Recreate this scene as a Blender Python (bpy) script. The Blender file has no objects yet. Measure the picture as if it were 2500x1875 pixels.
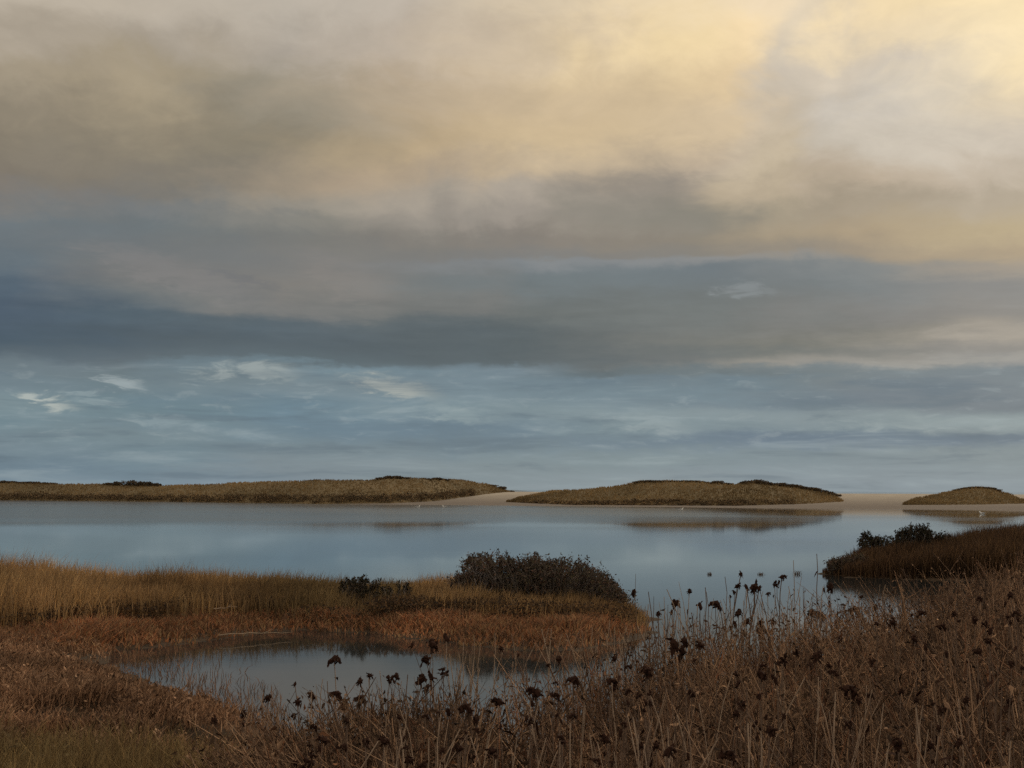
import bpy, bmesh, math
import numpy as np
from mathutils import Matrix, Vector

# ------------------------------------------------------------------ camera
scene = bpy.context.scene
F = 3434.0                    # focal length in photo pixels (2500 wide)
CAM_H = 3.0
PITCH = math.atan(257.5 / F)
ROLL = math.radians(0.28)
R3 = np.array((Matrix.Rotation(math.pi / 2 + PITCH, 3, 'X') @ Matrix.Rotation(ROLL, 3, 'Z')))
cam_data = bpy.data.cameras.new('camera')
cam_data.sensor_width = 36.0
cam_data.lens = 36.0 * F / 2500.0
cam_data.clip_start = 0.1
cam_data.clip_end = 30000.0
cam = bpy.data.objects.new('camera', cam_data)
scene.collection.objects.link(cam)
m4 = Matrix([list(map(float, r)) for r in R3]).to_4x4()
m4.translation = (0, 0, CAM_H)
cam.matrix_world = m4
scene.camera = cam

def ray(u, v):
    d = R3 @ np.array([(u - 1250.0) / F, (937.5 - v) / F, -1.0])
    return d / np.linalg.norm(d)
def at_depth(u, v, D):
    d = ray(u, v)
    return np.array([0, 0, CAM_H]) + d * (D / d[1])
def at_z(u, v, z=0.0):
    d = ray(u, v)
    return np.array([0, 0, CAM_H]) + d * ((z - CAM_H) / d[2])
def lin1(c):
    c = c / 255.0
    return c / 12.92 if c <= 0.04045 else ((c + 0.055) / 1.055) ** 2.4
def lin(c):
    return (lin1(c[0]), lin1(c[1]), lin1(c[2]), 1.0)

# ------------------------------------------------------------------ view
vs = scene.view_settings
vs.view_transform = 'Standard'
vs.look = 'None'
vs.exposure = 0.0
vs.gamma = 1.0
vs.use_curve_mapping = False
scene.render.engine = 'CYCLES'
scene.cycles.max_bounces = 3
scene.cycles.diffuse_bounces = 2
scene.cycles.glossy_bounces = 2
scene.cycles.use_adaptive_sampling = True
scene.cycles.adaptive_threshold = 0.02
scene.cycles.use_denoising = False

# ------------------------------------------------------------------ sun
SUN_AZ, SUN_EL = math.radians(48.0), math.radians(24.0)     # azimuth from +Y towards +X
sun_data = bpy.data.lights.new('sun', 'SUN')
sun_data.energy = 0.9
sun_data.angle = math.radians(14.0)
sun_data.color = (1.0, 0.88, 0.72)
sun = bpy.data.objects.new('sun', sun_data)
scene.collection.objects.link(sun)
sd = Vector((math.sin(SUN_AZ) * math.cos(SUN_EL), math.cos(SUN_AZ) * math.cos(SUN_EL), math.sin(SUN_EL)))
sun.rotation_euler = sd.to_track_quat('Z', 'Y').to_euler()

# ------------------------------------------------------------------ sky
world = bpy.data.worlds.new('World')
scene.world = world
world.use_nodes = True
wt = world.node_tree
wt.nodes.clear()
WN, WL = wt.nodes, wt.links
def m_(op, a, b=None, c=None, clamp=False):
    n = WN.new('ShaderNodeMath'); n.operation = op; n.use_clamp = clamp
    for i, x in enumerate((a, b, c)):
        if x is None: continue
        if isinstance(x, (int, float)): n.inputs[i].default_value = x
        else: WL.new(x, n.inputs[i])
    return n.outputs[0]
def sstep(x, a, b):
    n = WN.new('ShaderNodeMapRange'); n.interpolation_type = 'SMOOTHSTEP'
    WL.new(x, n.inputs[0]); n.inputs[1].default_value = a; n.inputs[2].default_value = b
    return n.outputs[0]
def mixc(f, a, b, blend='MIX'):
    n = WN.new('ShaderNodeMix'); n.data_type = 'RGBA'; n.blend_type = blend
    for s, x in ((n.inputs[0], f), (n.inputs[6], a), (n.inputs[7], b)):
        if isinstance(x, (int, float)): s.default_value = x
        elif isinstance(x, tuple): s.default_value = x
        else: WL.new(x, s)
    return n.outputs[2]
def comb(x, y, z):
    n = WN.new('ShaderNodeCombineXYZ')
    for i, q in enumerate((x, y, z)):
        if isinstance(q, (int, float)): n.inputs[i].default_value = q
        else: WL.new(q, n.inputs[i])
    return n.outputs[0]
def wnoise(vec, scale, detail, rough=0.55, dist=0.0):
    n = WN.new('ShaderNodeTexNoise'); n.noise_dimensions = '3D'
    WL.new(vec, n.inputs['Vector'])
    n.inputs['Scale'].default_value = scale; n.inputs['Detail'].default_value = detail
    n.inputs['Roughness'].default_value = rough; n.inputs['Distortion'].default_value = dist
    return n
tc = WN.new('ShaderNodeTexCoord')
sep = WN.new('ShaderNodeSeparateXYZ'); WL.new(tc.outputs['Generated'], sep.inputs[0])
dx, dy, dz = sep.outputs
az = m_('ARCTAN2', dx, dy)
el = m_('ARCSINE', dz)
dzp = m_('MAXIMUM', dz, 0.0)
# cloud-deck coordinates: horizontal direction over height, so the deck flattens towards the horizon
den = m_('ADD', dzp, 0.10)
deck = comb(m_('DIVIDE', dx, den), m_('DIVIDE', dy, den), 0.0)
nz1 = wnoise(deck, 0.9, 4.0, 0.52, 0.0)
nz2 = wnoise(deck, 2.6, 5.0, 0.6, 0.0)
sepn = WN.new('ShaderNodeSeparateXYZ'); WL.new(nz1.outputs['Color'], sepn.inputs[0])
streak = comb(m_('MULTIPLY', az, 9.0), m_('MULTIPLY', el, 75.0), 3.7)
nz3 = wnoise(streak, 1.0, 5.0, 0.6, 0.4)
fine = comb(m_('MULTIPLY', az, 38.0), m_('MULTIPLY', el, 150.0), 8.1)
nz4 = wnoise(fine, 1.0, 5.0, 0.62, 0.4)
low = m_('SUBTRACT', 1.0, sstep(el, math.radians(5.5), math.radians(11)))
puff = comb(m_('MULTIPLY_ADD', el, 5.0, m_('MULTIPLY', az, 8.0)), m_('MULTIPLY_ADD', az, -2.0, m_('MULTIPLY', el, 13.0)), 1.3)
nzp = wnoise(puff, 1.0, 6.0, 0.56, 0.7)
seppf = WN.new('ShaderNodeSeparateXYZ'); WL.new(nzp.outputs['Color'], seppf.inputs[0])
puf2 = comb(m_('MULTIPLY_ADD', el, 14.0, m_('MULTIPLY', az, 26.0)), m_('MULTIPLY_ADD', az, -7.0, m_('MULTIPLY', el, 42.0)), 5.3)
nzq = wnoise(puf2, 1.0, 6.0, 0.62, 0.4)
high = sstep(el, math.radians(8.2), math.radians(13.0))
amp = m_('MULTIPLY_ADD', dzp, 0.14, 0.008)
el_w = m_('ADD', el, m_('MULTIPLY', m_('SUBTRACT', sepn.outputs[0], 0.5), amp))
el_w = m_('ADD', el_w, m_('MULTIPLY', m_('SUBTRACT', nz3.outputs[0], 0.5), m_('MULTIPLY', low, 0.012)))
el_w = m_('ADD', el_w, m_('MULTIPLY', m_('SUBTRACT', nz4.outputs[0], 0.5), m_('MULTIPLY', low, 0.007)))
el_w = m_('ADD', el_w, m_('MULTIPLY', m_('SUBTRACT', nz2.outputs[0], 0.5), m_('MULTIPLY', dzp, 0.10)))
sepm = WN.new('ShaderNodeSeparateXYZ'); WL.new(nz2.outputs['Color'], sepm.inputs[0])
az_w = m_('ADD', az, m_('MULTIPLY', m_('SUBTRACT', sepn.outputs[1], 0.5), 0.20))
az_w = m_('ADD', az_w, m_('MULTIPLY', m_('SUBTRACT', sepm.outputs[1], 0.5), 0.12))
az_w = m_('ADD', az_w, m_('MULTIPLY', m_('SUBTRACT', seppf.outputs[1], 0.5), 0.16))
az_w = m_('ADD', az_w, m_('MULTIPLY', m_('SUBTRACT', el, 0.16), -0.25))
el_w = m_('ADD', el_w, m_('MULTIPLY', m_('SUBTRACT', seppf.outputs[0], 0.5), m_('MULTIPLY_ADD', high, 0.045, 0.014)))
el_w = m_('ADD', el_w, m_('MULTIPLY', m_('SUBTRACT', nzq.outputs[0], 0.5), m_('MULTIPLY_ADD', high, 0.012, 0.010)))

COLS = [
 (40, [(0,(192,180,162)),(100,(172,160,142)),(170,(163,150,128)),(260,(142,131,112)),(350,(133,123,106)),(440,(128,118,103)),(490,(128,119,112)),(530,(122,119,118)),(560,(110,116,122)),(620,(104,112,120)),(680,(86,98,112)),(760,(76,90,104)),(820,(72,88,100)),(862,(86,100,110)),(895,(112,126,134)),(940,(116,132,142)),(990,(126,144,150)),(1040,(112,134,144)),(1080,(118,136,146)),(1140,(106,126,140)),(1190,(116,136,150))]),
 (420,[(0,(187,177,162)),(100,(172,162,148)),(200,(152,143,125)),(320,(142,132,112)),(430,(132,124,110)),(480,(126,120,114)),(520,(120,121,123)),(560,(109,114,118)),(610,(112,114,117)),(680,(120,118,118)),(730,(108,112,115)),(770,(84,98,106)),(830,(80,92,100)),(885,(94,105,112)),(915,(106,120,126)),(950,(108,126,134)),(1000,(110,132,142)),(1060,(118,136,144)),(1100,(112,132,142)),(1150,(114,134,146)),(1190,(122,140,152))]),
 (830,[(0,(198,188,170)),(100,(190,178,158)),(220,(182,166,138)),(330,(184,165,130)),(420,(172,156,130)),(500,(158,148,136)),(540,(138,132,124)),(600,(124,120,116)),(640,(126,122,120)),(700,(130,124,120)),(755,(122,119,118)),(790,(90,100,106)),(850,(86,96,102)),(880,(90,102,108)),(898,(114,134,144)),(940,(118,134,142)),(1000,(108,132,146)),(1050,(106,128,142)),(1100,(118,134,142)),(1150,(124,138,146)),(1190,(128,142,152))]),
 (1250,[(0,(230,211,174)),(100,(214,196,164)),(220,(206,186,150)),(330,(212,190,150)),(400,(198,180,148)),(470,(178,166,150)),(540,(160,150,138)),(590,(134,126,116)),(630,(126,124,120)),(645,(128,132,134)),(680,(112,120,122)),(760,(106,110,108)),(820,(88,96,99)),(872,(88,97,101)),(890,(112,128,138)),(940,(116,134,144)),(1000,(122,140,148)),(1050,(106,126,140)),(1090,(116,134,144)),(1140,(128,142,148)),(1190,(132,146,152))]),
 (1670,[(0,(236,217,182)),(80,(248,223,176)),(200,(230,206,162)),(300,(216,196,160)),(380,(190,174,148)),(440,(156,146,130)),(520,(138,132,118)),(590,(142,132,116)),(630,(136,130,120)),(645,(140,140,138)),(670,(112,120,124)),(760,(114,118,116)),(830,(112,114,111)),(880,(98,104,106)),(912,(94,105,110)),(930,(110,128,138)),(980,(114,132,142)),(1010,(134,150,156)),(1050,(122,140,148)),(1080,(112,130,142)),(1120,(126,142,148)),(1190,(138,150,156))]),
 (2080,[(0,(252,229,180)),(100,(240,221,182)),(170,(210,200,183)),(260,(205,197,183)),(360,(197,187,167)),(450,(186,170,144)),(510,(162,148,126)),(570,(172,154,126)),(620,(158,144,124)),(655,(132,134,132)),(710,(122,126,126)),(780,(128,126,122)),(830,(120,119,112)),(855,(114,116,112)),(882,(144,140,132)),(905,(116,126,130)),(980,(112,124,134)),(1020,(130,144,150)),(1050,(124,140,148)),(1075,(104,122,138)),(1110,(124,140,148)),(1190,(136,150,158))]),
 (2450,[(0,(255,233,185)),(150,(255,233,185)),(260,(228,211,177)),(330,(208,197,177)),(420,(196,184,162)),(490,(182,168,146)),(560,(188,170,136)),(610,(176,158,130)),(650,(160,150,136)),(690,(138,136,132)),(760,(140,136,130)),(810,(160,152,140)),(850,(144,140,134)),(880,(152,150,146)),(910,(120,130,136)),(990,(116,126,134)),(1025,(136,150,154)),(1060,(128,142,148)),(1080,(106,122,136)),(1110,(130,144,150)),(1190,(134,148,156))]),
]
E0, E1 = math.radians(-0.5), math.radians(20.5)
rpos = m_('DIVIDE', m_('SUBTRACT', el_w, E0), E1 - E0, clamp=True)
def ramp(stops, u):
    n = WN.new('ShaderNodeValToRGB'); n.color_ramp.interpolation = 'EASE'
    pts = []
    for v, c in stops:
        d = ray(u, v); e = math.asin(d[2])
        if v < 470 and u > 600: c = (c[0], c[1] - 2, c[2])
        if 470 < v < 760 and u < 900: c = (c[0] - 1, c[1] + 1, c[2] - 1)
        pts.append((min(1, max(0, (e - E0) / (E1 - E0))), lin(c)))
    pts.sort()
    cr = n.color_ramp
    cr.elements[0].position, cr.elements[0].color = pts[0]
    cr.elements[1].position, cr.elements[1].color = pts[-1]
    for p, c in pts[1:-1]:
        e_ = cr.elements.new(p); e_.color = c
    WL.new(rpos, n.inputs[0])
    return n.outputs[0]
cols = [(math.atan2(*ray(u, 650)[:2]), ramp(st, u)) for u, st in COLS]
skyc = cols[0][1]
for i in range(1, len(cols)):
    mrn = WN.new('ShaderNodeMapRange'); WL.new(az_w, mrn.inputs[0]); mrn.inputs[1].default_value = cols[i - 1][0]; mrn.inputs[2].default_value = cols[i][0]
    skyc = mixc(mrn.outputs[0], skyc, cols[i][1])

def blob(u, v, su, sv, color, k, rag=0.0, slope=0.0):
    """a cloud patch centred on one direction of the sky, ragged by the deck noise"""
    global skyc
    d = ray(u, v); a0 = math.atan2(d[0], d[1]); e0 = math.asin(d[2])
    da = m_('SUBTRACT', az_w if rag == 0 else az, a0)
    de = m_('SUBTRACT', el_w if rag == 0 else el, e0)
    if rag:
        sb = WN.new('ShaderNodeSeparateXYZ'); WL.new(nz4.outputs['Color'], sb.inputs[0])
        da = m_('MULTIPLY_ADD', m_('SUBTRACT', sb.outputs[0], 0.5), 0.07, da)
        de = m_('MULTIPLY_ADD', m_('SUBTRACT', sb.outputs[1], 0.5), 0.022, de)
    if slope: de = m_('MULTIPLY_ADD', da, slope, de)
    qa = m_('DIVIDE', da, su / F); qe = m_('DIVIDE', de, sv / F)
    r2 = m_('ADD', m_('MULTIPLY', qa, qa), m_('MULTIPLY', qe, qe))
    g = m_('EXPONENT', m_('MULTIPLY', r2, -1.0))
    if rag:
        g = m_('MULTIPLY', g, m_('MULTIPLY_ADD', m_('SUBTRACT', nz4.outputs[0], 0.5), rag * 4.0, 1.0))
        g = sstep(g, 0.10, 1.0)
    skyc = mixc(m_('MULTIPLY', g, k), skyc, lin(color))
blob(200, 215, 130, 75, (180, 163, 132), 0.5)
blob(1450, 90, 200, 100, (252, 226, 172), 0.6)
blob(1300, 330, 300, 60, (212, 190, 152), 0.35)
blob(1860, 120, 90, 170, (190, 184, 176), 0.6, 0, 0.5)
blob(2130, 270, 260, 130, (206, 198, 184), 0.5)
blob(1880, 400, 110, 130, (206, 186, 150), 0.5)
blob(1560, 490, 240, 75, (132, 127, 116), 0.55)
blob(2400, 60, 330, 150, (255, 233, 186), 0.4)
blob(90, 770, 420, 70, (74, 88, 104), 0.5)
blob(430, 670, 230, 40, (130, 127, 125), 0.6, 0.5, 0.25)
blob(860, 690, 120, 65, (136, 130, 124), 0.5, 0.4, 0.3)
blob(600, 685, 90, 16, (100, 103, 110), 0.3, 0.5, 0.25)
blob(620, 908, 120, 24, (156, 165, 164), 0.8, 1.0)
blob(960, 946, 110, 24, (164, 169, 164), 0.85, 0.8, 0.20)
blob(120, 982, 60, 14, (176, 183, 178), 0.9, 1.0, 0.12)
blob(310, 938, 50, 16, (158, 168, 170), 0.7, 0.9, 0.2)
blob(250, 975, 70, 10, (146, 162, 166), 0.6, 1.0)
blob(390, 1030, 90, 12, (140, 156, 162), 0.6, 0.9, 0.1)
blob(1120, 1008, 120, 22, (140, 156, 160), 0.6, 0.9, 0.15)
blob(1600, 1035, 100, 24, (146, 160, 164), 0.7, 0.9, 0.12)
blob(2330, 1030, 260, 20, (142, 155, 158), 0.6, 0.7)
blob(2050, 1068, 420, 16, (102, 120, 136), 0.6, 0.4, 0.03)
blob(1830, 706, 70, 17, (136, 141, 142), 0.8, 0.7)
blob(2400, 875, 300, 14, (160, 157, 150), 0.55, 0.5, -0.04)
blob(2420, 805, 140, 16, (168, 160, 148), 0.5, 0.5)
# ragged layers of small cloud low over the sea
wisp = m_('MULTIPLY', sstep(nz3.outputs[0], 0.52, 0.72), m_('SUBTRACT', 1.0, sstep(el, math.radians(4.2), math.radians(5.4))))
skyc = mixc(m_('MULTIPLY', wisp, 0.45), skyc, lin((148, 161, 165)))
wisp2 = m_('MULTIPLY', sstep(nz4.outputs[0], 0.54, 0.70), m_('MULTIPLY', sstep(el, math.radians(0.8), math.radians(2.2)), m_('SUBTRACT', 1.0, sstep(el, math.radians(4.4), math.radians(5.2)))))
skyc = mixc(m_('MULTIPLY', wisp2, 0.24), skyc, lin((158, 168, 170)))
wisp3 = m_('MULTIPLY', sstep(nz3.outputs[0], 0.48, 0.32), m_('SUBTRACT', 1.0, sstep(el, math.radians(4.2), math.radians(5.4))))
skyc = mixc(m_('MULTIPLY', wisp3, 0.45), skyc, lin((98, 116, 130)))
# fine cloud texture
lum = m_('MULTIPLY_ADD', m_('SUBTRACT', nz2.outputs[0], 0.5), 0.10, 1.0)
lum = m_('MULTIPLY', lum, m_('MULTIPLY_ADD', m_('SUBTRACT', seppf.outputs[2], 0.5), m_('MULTIPLY_ADD', high, 0.20, 0.12), 1.0))
lum = m_('MULTIPLY', lum, m_('MULTIPLY_ADD', m_('SUBTRACT', nzq.outputs[0], 0.5), m_('MULTIPLY_ADD', high, 0.12, 0.10), 1.0))
lum = m_('MULTIPLY', lum, m_('MULTIPLY_ADD', m_('SUBTRACT', nz3.outputs[0], 0.5), m_('MULTIPLY', low, 0.36), 1.0))
lum = m_('MULTIPLY', lum, m_('MULTIPLY_ADD', m_('SUBTRACT', nz4.outputs[0], 0.5), m_('MULTIPLY', low, 0.16), 1.0))
skyc = mixc(1.0, skyc, comb(lum, lum, lum), 'MULTIPLY')
# the deck overhead and behind: the same broken warm grey cloud
deckc = mixc(sstep(nz1.outputs[0], 0.3, 0.7), lin((168, 160, 150)), lin((222, 206, 178)))
back = mixc(sstep(el, math.radians(1), math.radians(16)), lin((128, 140, 148)), deckc)
skyc = mixc(sstep(m_('ABSOLUTE', az), math.radians(35), math.radians(110)), skyc, back)
skyc = mixc(sstep(el, math.radians(18), math.radians(38)), skyc, deckc)
nis = WN.new('ShaderNodeTexSky'); nis.sky_type = 'NISHITA'; nis.sun_disc = False
nis.sun_elevation = SUN_EL; nis.sun_rotation = SUN_AZ
bg1 = WN.new('ShaderNodeBackground'); WL.new(nis.outputs[0], bg1.inputs[0]); bg1.inputs[1].default_value = 0.06
bg2 = WN.new('ShaderNodeBackground'); WL.new(skyc, bg2.inputs[0]); bg2.inputs[1].default_value = 1.0
mx = WN.new('ShaderNodeMixShader'); mx.inputs[0].default_value = 0.94
WL.new(bg1.outputs[0], mx.inputs[1]); WL.new(bg2.outputs[0], mx.inputs[2])
wo = WN.new('ShaderNodeOutputWorld'); WL.new(mx.outputs[0], wo.inputs[0])
world.cycles.sampling_method = 'MANUAL'
world.cycles.sample_map_resolution = 512

# ------------------------------------------------------------------ helpers
rng = np.random.default_rng(7)
COL = scene.collection
def tag(o, label=None, cat=None, group=None, kind=None):
    if label: o['label'] = label
    if cat: o['category'] = cat
    if group: o['group'] = group
    if kind: o['kind'] = kind
    return o
def empty(name, loc):
    o = bpy.data.objects.new(name, None); COL.objects.link(o)
    o.location = tuple(map(float, loc)); o.empty_display_size = 0.1
    return o
def link(name, me, mat=None, parent=None):
    o = bpy.data.objects.new(name, me); COL.objects.link(o)
    if mat and not me.materials: me.materials.append(mat)
    if parent: o.parent = parent
    return o
def raw_mesh(name, V, quads=None, tris=None, tint=None, smooth=False):
    """fast mesh from numpy arrays"""
    me = bpy.data.meshes.new(name)
    V = np.asarray(V, np.float32)
    nq = 0 if quads is None else len(quads); nt = 0 if tris is None else len(tris)
    me.vertices.add(len(V)); me.vertices.foreach_set('co', V.ravel())
    idx = []
    if nq: idx.append(np.asarray(quads, np.int32).ravel())
    if nt: idx.append(np.asarray(tris, np.int32).ravel())
    idx = np.concatenate(idx)
    me.loops.add(len(idx)); me.loops.foreach_set('vertex_index', idx)
    me.polygons.add(nq + nt)
    st = np.concatenate([np.arange(nq) * 4, nq * 4 + np.arange(nt) * 3]).astype(np.int32)
    me.polygons.foreach_set('loop_start', st)
    if smooth: me.polygons.foreach_set('use_smooth', np.ones(nq + nt, bool))
    if tint is not None:
        a = me.color_attributes.new('tint', 'FLOAT_COLOR', 'POINT')
        c = np.ones((len(V), 4), np.float32); c[:, :3] = tint
        a.data.foreach_set('color', c.ravel())
    me.update(calc_edges=True)
    return me
class Geo:
    """collects pieces into one mesh"""
    def __init__(s): s.V, s.Q, s.T, s.C, s.n = [], [], [], [], 0
    def add(s, V, Q=None, T=None, C=None):
        V = np.asarray(V, float).reshape(-1, 3)
        if Q is not None and len(Q): s.Q.append(np.asarray(Q, int) + s.n)
        if T is not None and len(T): s.T.append(np.asarray(T, int) + s.n)
        s.V.append(V)
        c = np.ones((len(V), 3)) if C is None else np.broadcast_to(np.asarray(C, float), (len(V), 3))
        s.C.append(c); s.n += len(V)
    def mesh(s, name, smooth=False):
        return raw_mesh(name, np.concatenate(s.V), np.concatenate(s.Q) if s.Q else None,
                        np.concatenate(s.T) if s.T else None, np.concatenate(s.C), smooth)
def tube(geo, pts, rad, sides=4, C=None):
    pts = np.asarray(pts, float); n = len(pts)
    rad = np.broadcast_to(np.asarray(rad, float), (n,))
    t = np.gradient(pts, axis=0); t /= np.linalg.norm(t, axis=1)[:, None] + 1e-9
    ref = np.array([0.31, 0.95, 0.05]); a = np.cross(t, ref); a /= np.linalg.norm(a, axis=1)[:, None] + 1e-9
    b = np.cross(t, a)
    ang = np.arange(sides) / sides * 2 * math.pi
    V = (pts[:, None] + rad[:, None, None] * (a[:, None] * np.cos(ang)[None, :, None] + b[:, None] * np.sin(ang)[None, :, None])).reshape(-1, 3)
    Q = [(i * sides + j, i * sides + (j + 1) % sides, (i + 1) * sides + (j + 1) % sides, (i + 1) * sides + j) for i in range(n - 1) for j in range(sides)]
    geo.add(V, Q, None, C)
def mat(name, color, rough=0.9, tint=False, var=0.25, scale=30.0, color2=None, bump=0.0, trans=0.0, spec=0.15):
    m = bpy.data.materials.new(name); m.use_nodes = True
    nt = m.node_tree; N, L = nt.nodes, nt.links
    p = N['Principled BSDF']; p.inputs['Roughness'].default_value = rough
    p.inputs['Specular IOR Level'].default_value = spec
    tcn = N.new('ShaderNodeTexCoord'); no = N.new('ShaderNodeTexNoise')
    no.inputs['Scale'].default_value = scale; no.inputs['Detail'].default_value = 5.0
    L.new(tcn.outputs['Object'], no.inputs['Vector'])
    c2 = color2 or tuple(c * (1 - var) for c in color)
    c1 = color if color2 else tuple(min(1, c * (1 + var)) for c in color)
    mr = N.new('ShaderNodeMapRange'); mr.inputs[1].default_value = 0.32; mr.inputs[2].default_value = 0.68
    L.new(no.outputs[0], mr.inputs[0])
    mi = N.new('ShaderNodeMix'); mi.data_type = 'RGBA'
    L.new(mr.outputs[0], mi.inputs[0]); mi.inputs[6].default_value = (*c1, 1); mi.inputs[7].default_value = (*c2, 1)
    out = mi.outputs[2]
    if tint:
        at = N.new('ShaderNodeAttribute'); at.attribute_name = 'tint'
        mu = N.new('ShaderNodeMix'); mu.data_type = 'RGBA'; mu.blend_type = 'MULTIPLY'; mu.inputs[0].default_value = 1
        L.new(out, mu.inputs[6]); L.new(at.outputs['Color'], mu.inputs[7]); out = mu.outputs[2]
    L.new(out, p.inputs['Base Color'])
    if bump:
        bp = N.new('ShaderNodeBump'); bp.inputs['Strength'].default_value = bump; bp.inputs['Distance'].default_value = 0.05
        L.new(no.outputs[0], bp.inputs['Height']); L.new(bp.outputs[0], p.inputs['Normal'])
    if trans:
        tr = N.new('ShaderNodeBsdfTranslucent'); L.new(out, tr.inputs[0])
        ms = N.new('ShaderNodeMixShader'); ms.inputs[0].default_value = trans
        L.new(p.outputs[0], ms.inputs[1]); L.new(tr.outputs[0], ms.inputs[2])
        L.new(ms.outputs[0], N['Material Output'].inputs[0])
    return m
def smooth01(x, a, b):
    t = np.clip((x - a) / (b - a), 0, 1); return t * t * (3 - 2 * t)
def vnoise(x, y, s, seed=0):
    """cheap value noise in [0,1]"""
    x = np.asarray(x) * s; y = np.asarray(y) * s
    xi = np.floor(x).astype(np.int64); yi = np.floor(y).astype(np.int64)
    fx = x - xi; fy = y - yi; fx = fx * fx * (3 - 2 * fx); fy = fy * fy * (3 - 2 * fy)
    def h(a, b):
        k = (a * 374761393 + b * 668265263 + seed * 1442695041) & 0xffffffff
        k = ((k ^ (k >> 13)) * 1274126177) & 0xffffffff
        return ((k ^ (k >> 16)) & 0xffff) / 65535.0
    return (h(xi, yi) * (1 - fx) + h(xi + 1, yi) * fx) * (1 - fy) + (h(xi, yi + 1) * (1 - fx) + h(xi + 1, yi + 1) * fx) * fy
def sdf(P, X, Y):
    """signed distance, positive inside polygon P"""
    P = np.asarray(P, float); Q = np.roll(P, -1, 0)
    d2 = np.full(X.shape, 1e18); ins = np.zeros(X.shape, bool)
    for (ax, ay), (bx, by) in zip(P, Q):
        ex, ey = bx - ax, by - ay
        t = np.clip(((X - ax) * ex + (Y - ay) * ey) / (ex * ex + ey * ey + 1e-12), 0, 1)
        d2 = np.minimum(d2, (X - ax - t * ex) ** 2 + (Y - ay - t * ey) ** 2)
        c = ((ay > Y) != (by > Y)) & (X < (bx - ax) * (Y - ay) / (by - ay + 1e-12) + ax)
        ins ^= c
    d = np.sqrt(d2)
    return np.where(ins, d, -d)
def gp(u, v): return tuple(at_z(u, v)[:2])
def ud(u, D): return ((u - 1250.0) / F * D, D)

# ------------------------------------------------------------------ water
def water_material():
    m = bpy.data.materials.new('pond_water'); m.use_nodes = True
    N, L = m.node_tree.nodes, m.node_tree.links
    p = N['Principled BSDF']
    p.inputs['Base Color'].default_value = (0.020, 0.026, 0.029, 1)
    p.inputs['Roughness'].default_value = 0.06
    p.inputs['IOR'].default_value = 1.85
    g = N.new('ShaderNodeNewGeometry')
    mp = N.new('ShaderNodeMapping'); mp.inputs['Scale'].default_value = (0.5, 1.0, 1.0)
    L.new(g.outputs['Position'], mp.inputs[0])
    n1 = N.new('ShaderNodeTexNoise'); n1.inputs['Scale'].default_value = 1.6; n1.inputs['Detail'].default_value = 4
    L.new(mp.outputs[0], n1.inputs['Vector'])
    n2 = N.new('ShaderNodeTexNoise'); n2.inputs['Scale'].default_value = 0.035; n2.inputs['Detail'].default_value = 3
    L.new(mp.outputs[0], n2.inputs['Vector'])
    mr = N.new('ShaderNodeMapRange'); mr.inputs[1].default_value = 0.40; mr.inputs[2].default_value = 0.62
    mr.inputs[3].default_value = 0.03; mr.inputs[4].default_value = 0.07
    L.new(n2.outputs[0], mr.inputs[0])
    # a patch ruffled by the breeze below the left dune
    sp = N.new('ShaderNodeSeparateXYZ'); L.new(g.outputs['Position'], sp.inputs[0])
    def mm(op, a, b=None, c=None):
        q = N.new('ShaderNodeMath'); q.operation = op
        for i, x in enumerate((a, b, c)):
            if x is None: continue
            if isinstance(x, (int, float)): q.inputs[i].default_value = x
            else: L.new(x, q.inputs[i])
        return q.outputs[0]
    yb = mm('MULTIPLY_ADD', mm('MAXIMUM', mm('ADD', sp.outputs[0], 40.0), 0.0), 0.26, 104.0)
    yb = mm('MULTIPLY_ADD', n2.outputs[0], 14.0, mm('SUBTRACT', yb, 7.0))
    soft = mm('MULTIPLY_ADD', mm('MAXIMUM', mm('ADD', sp.outputs[0], 45.0), 0.0), 0.8, 11.0)
    k = mm('DIVIDE', mm('SUBTRACT', sp.outputs[1], yb), soft); 
    kk = N.new('ShaderNodeMapRange'); kk.interpolation_type = 'SMOOTHSTEP'; L.new(k, kk.inputs[0])
    kx = N.new('ShaderNodeMapRange'); kx.interpolation_type = 'SMOOTHSTEP'; L.new(sp.outputs[0], kx.inputs[0]); kx.inputs[1].default_value = 40; kx.inputs[2].default_value = 20
    ruf = mm('MULTIPLY', kk.outputs[0], kx.outputs[0])
    L.new(mm('MULTIPLY_ADD', ruf, 0.13, mr.outputs[0]), p.inputs['Roughness'])
    b = N.new('ShaderNodeBump'); b.inputs['Strength'].default_value = 0.012; b.inputs['Distance'].default_value = 0.05
    L.new(n1.outputs[0], b.inputs['Height']); L.new(b.outputs[0], p.inputs['Normal'])
    return m
S = 9000.0
me = raw_mesh('water', [(-S, -S, 0), (S, -S, 0), (S, S, 0), (-S, S, 0)], [(0, 1, 2, 3)])
tag(link('water', me, water_material()), 'calm grey blue pond water reflecting the sky', kind='structure')

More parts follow.
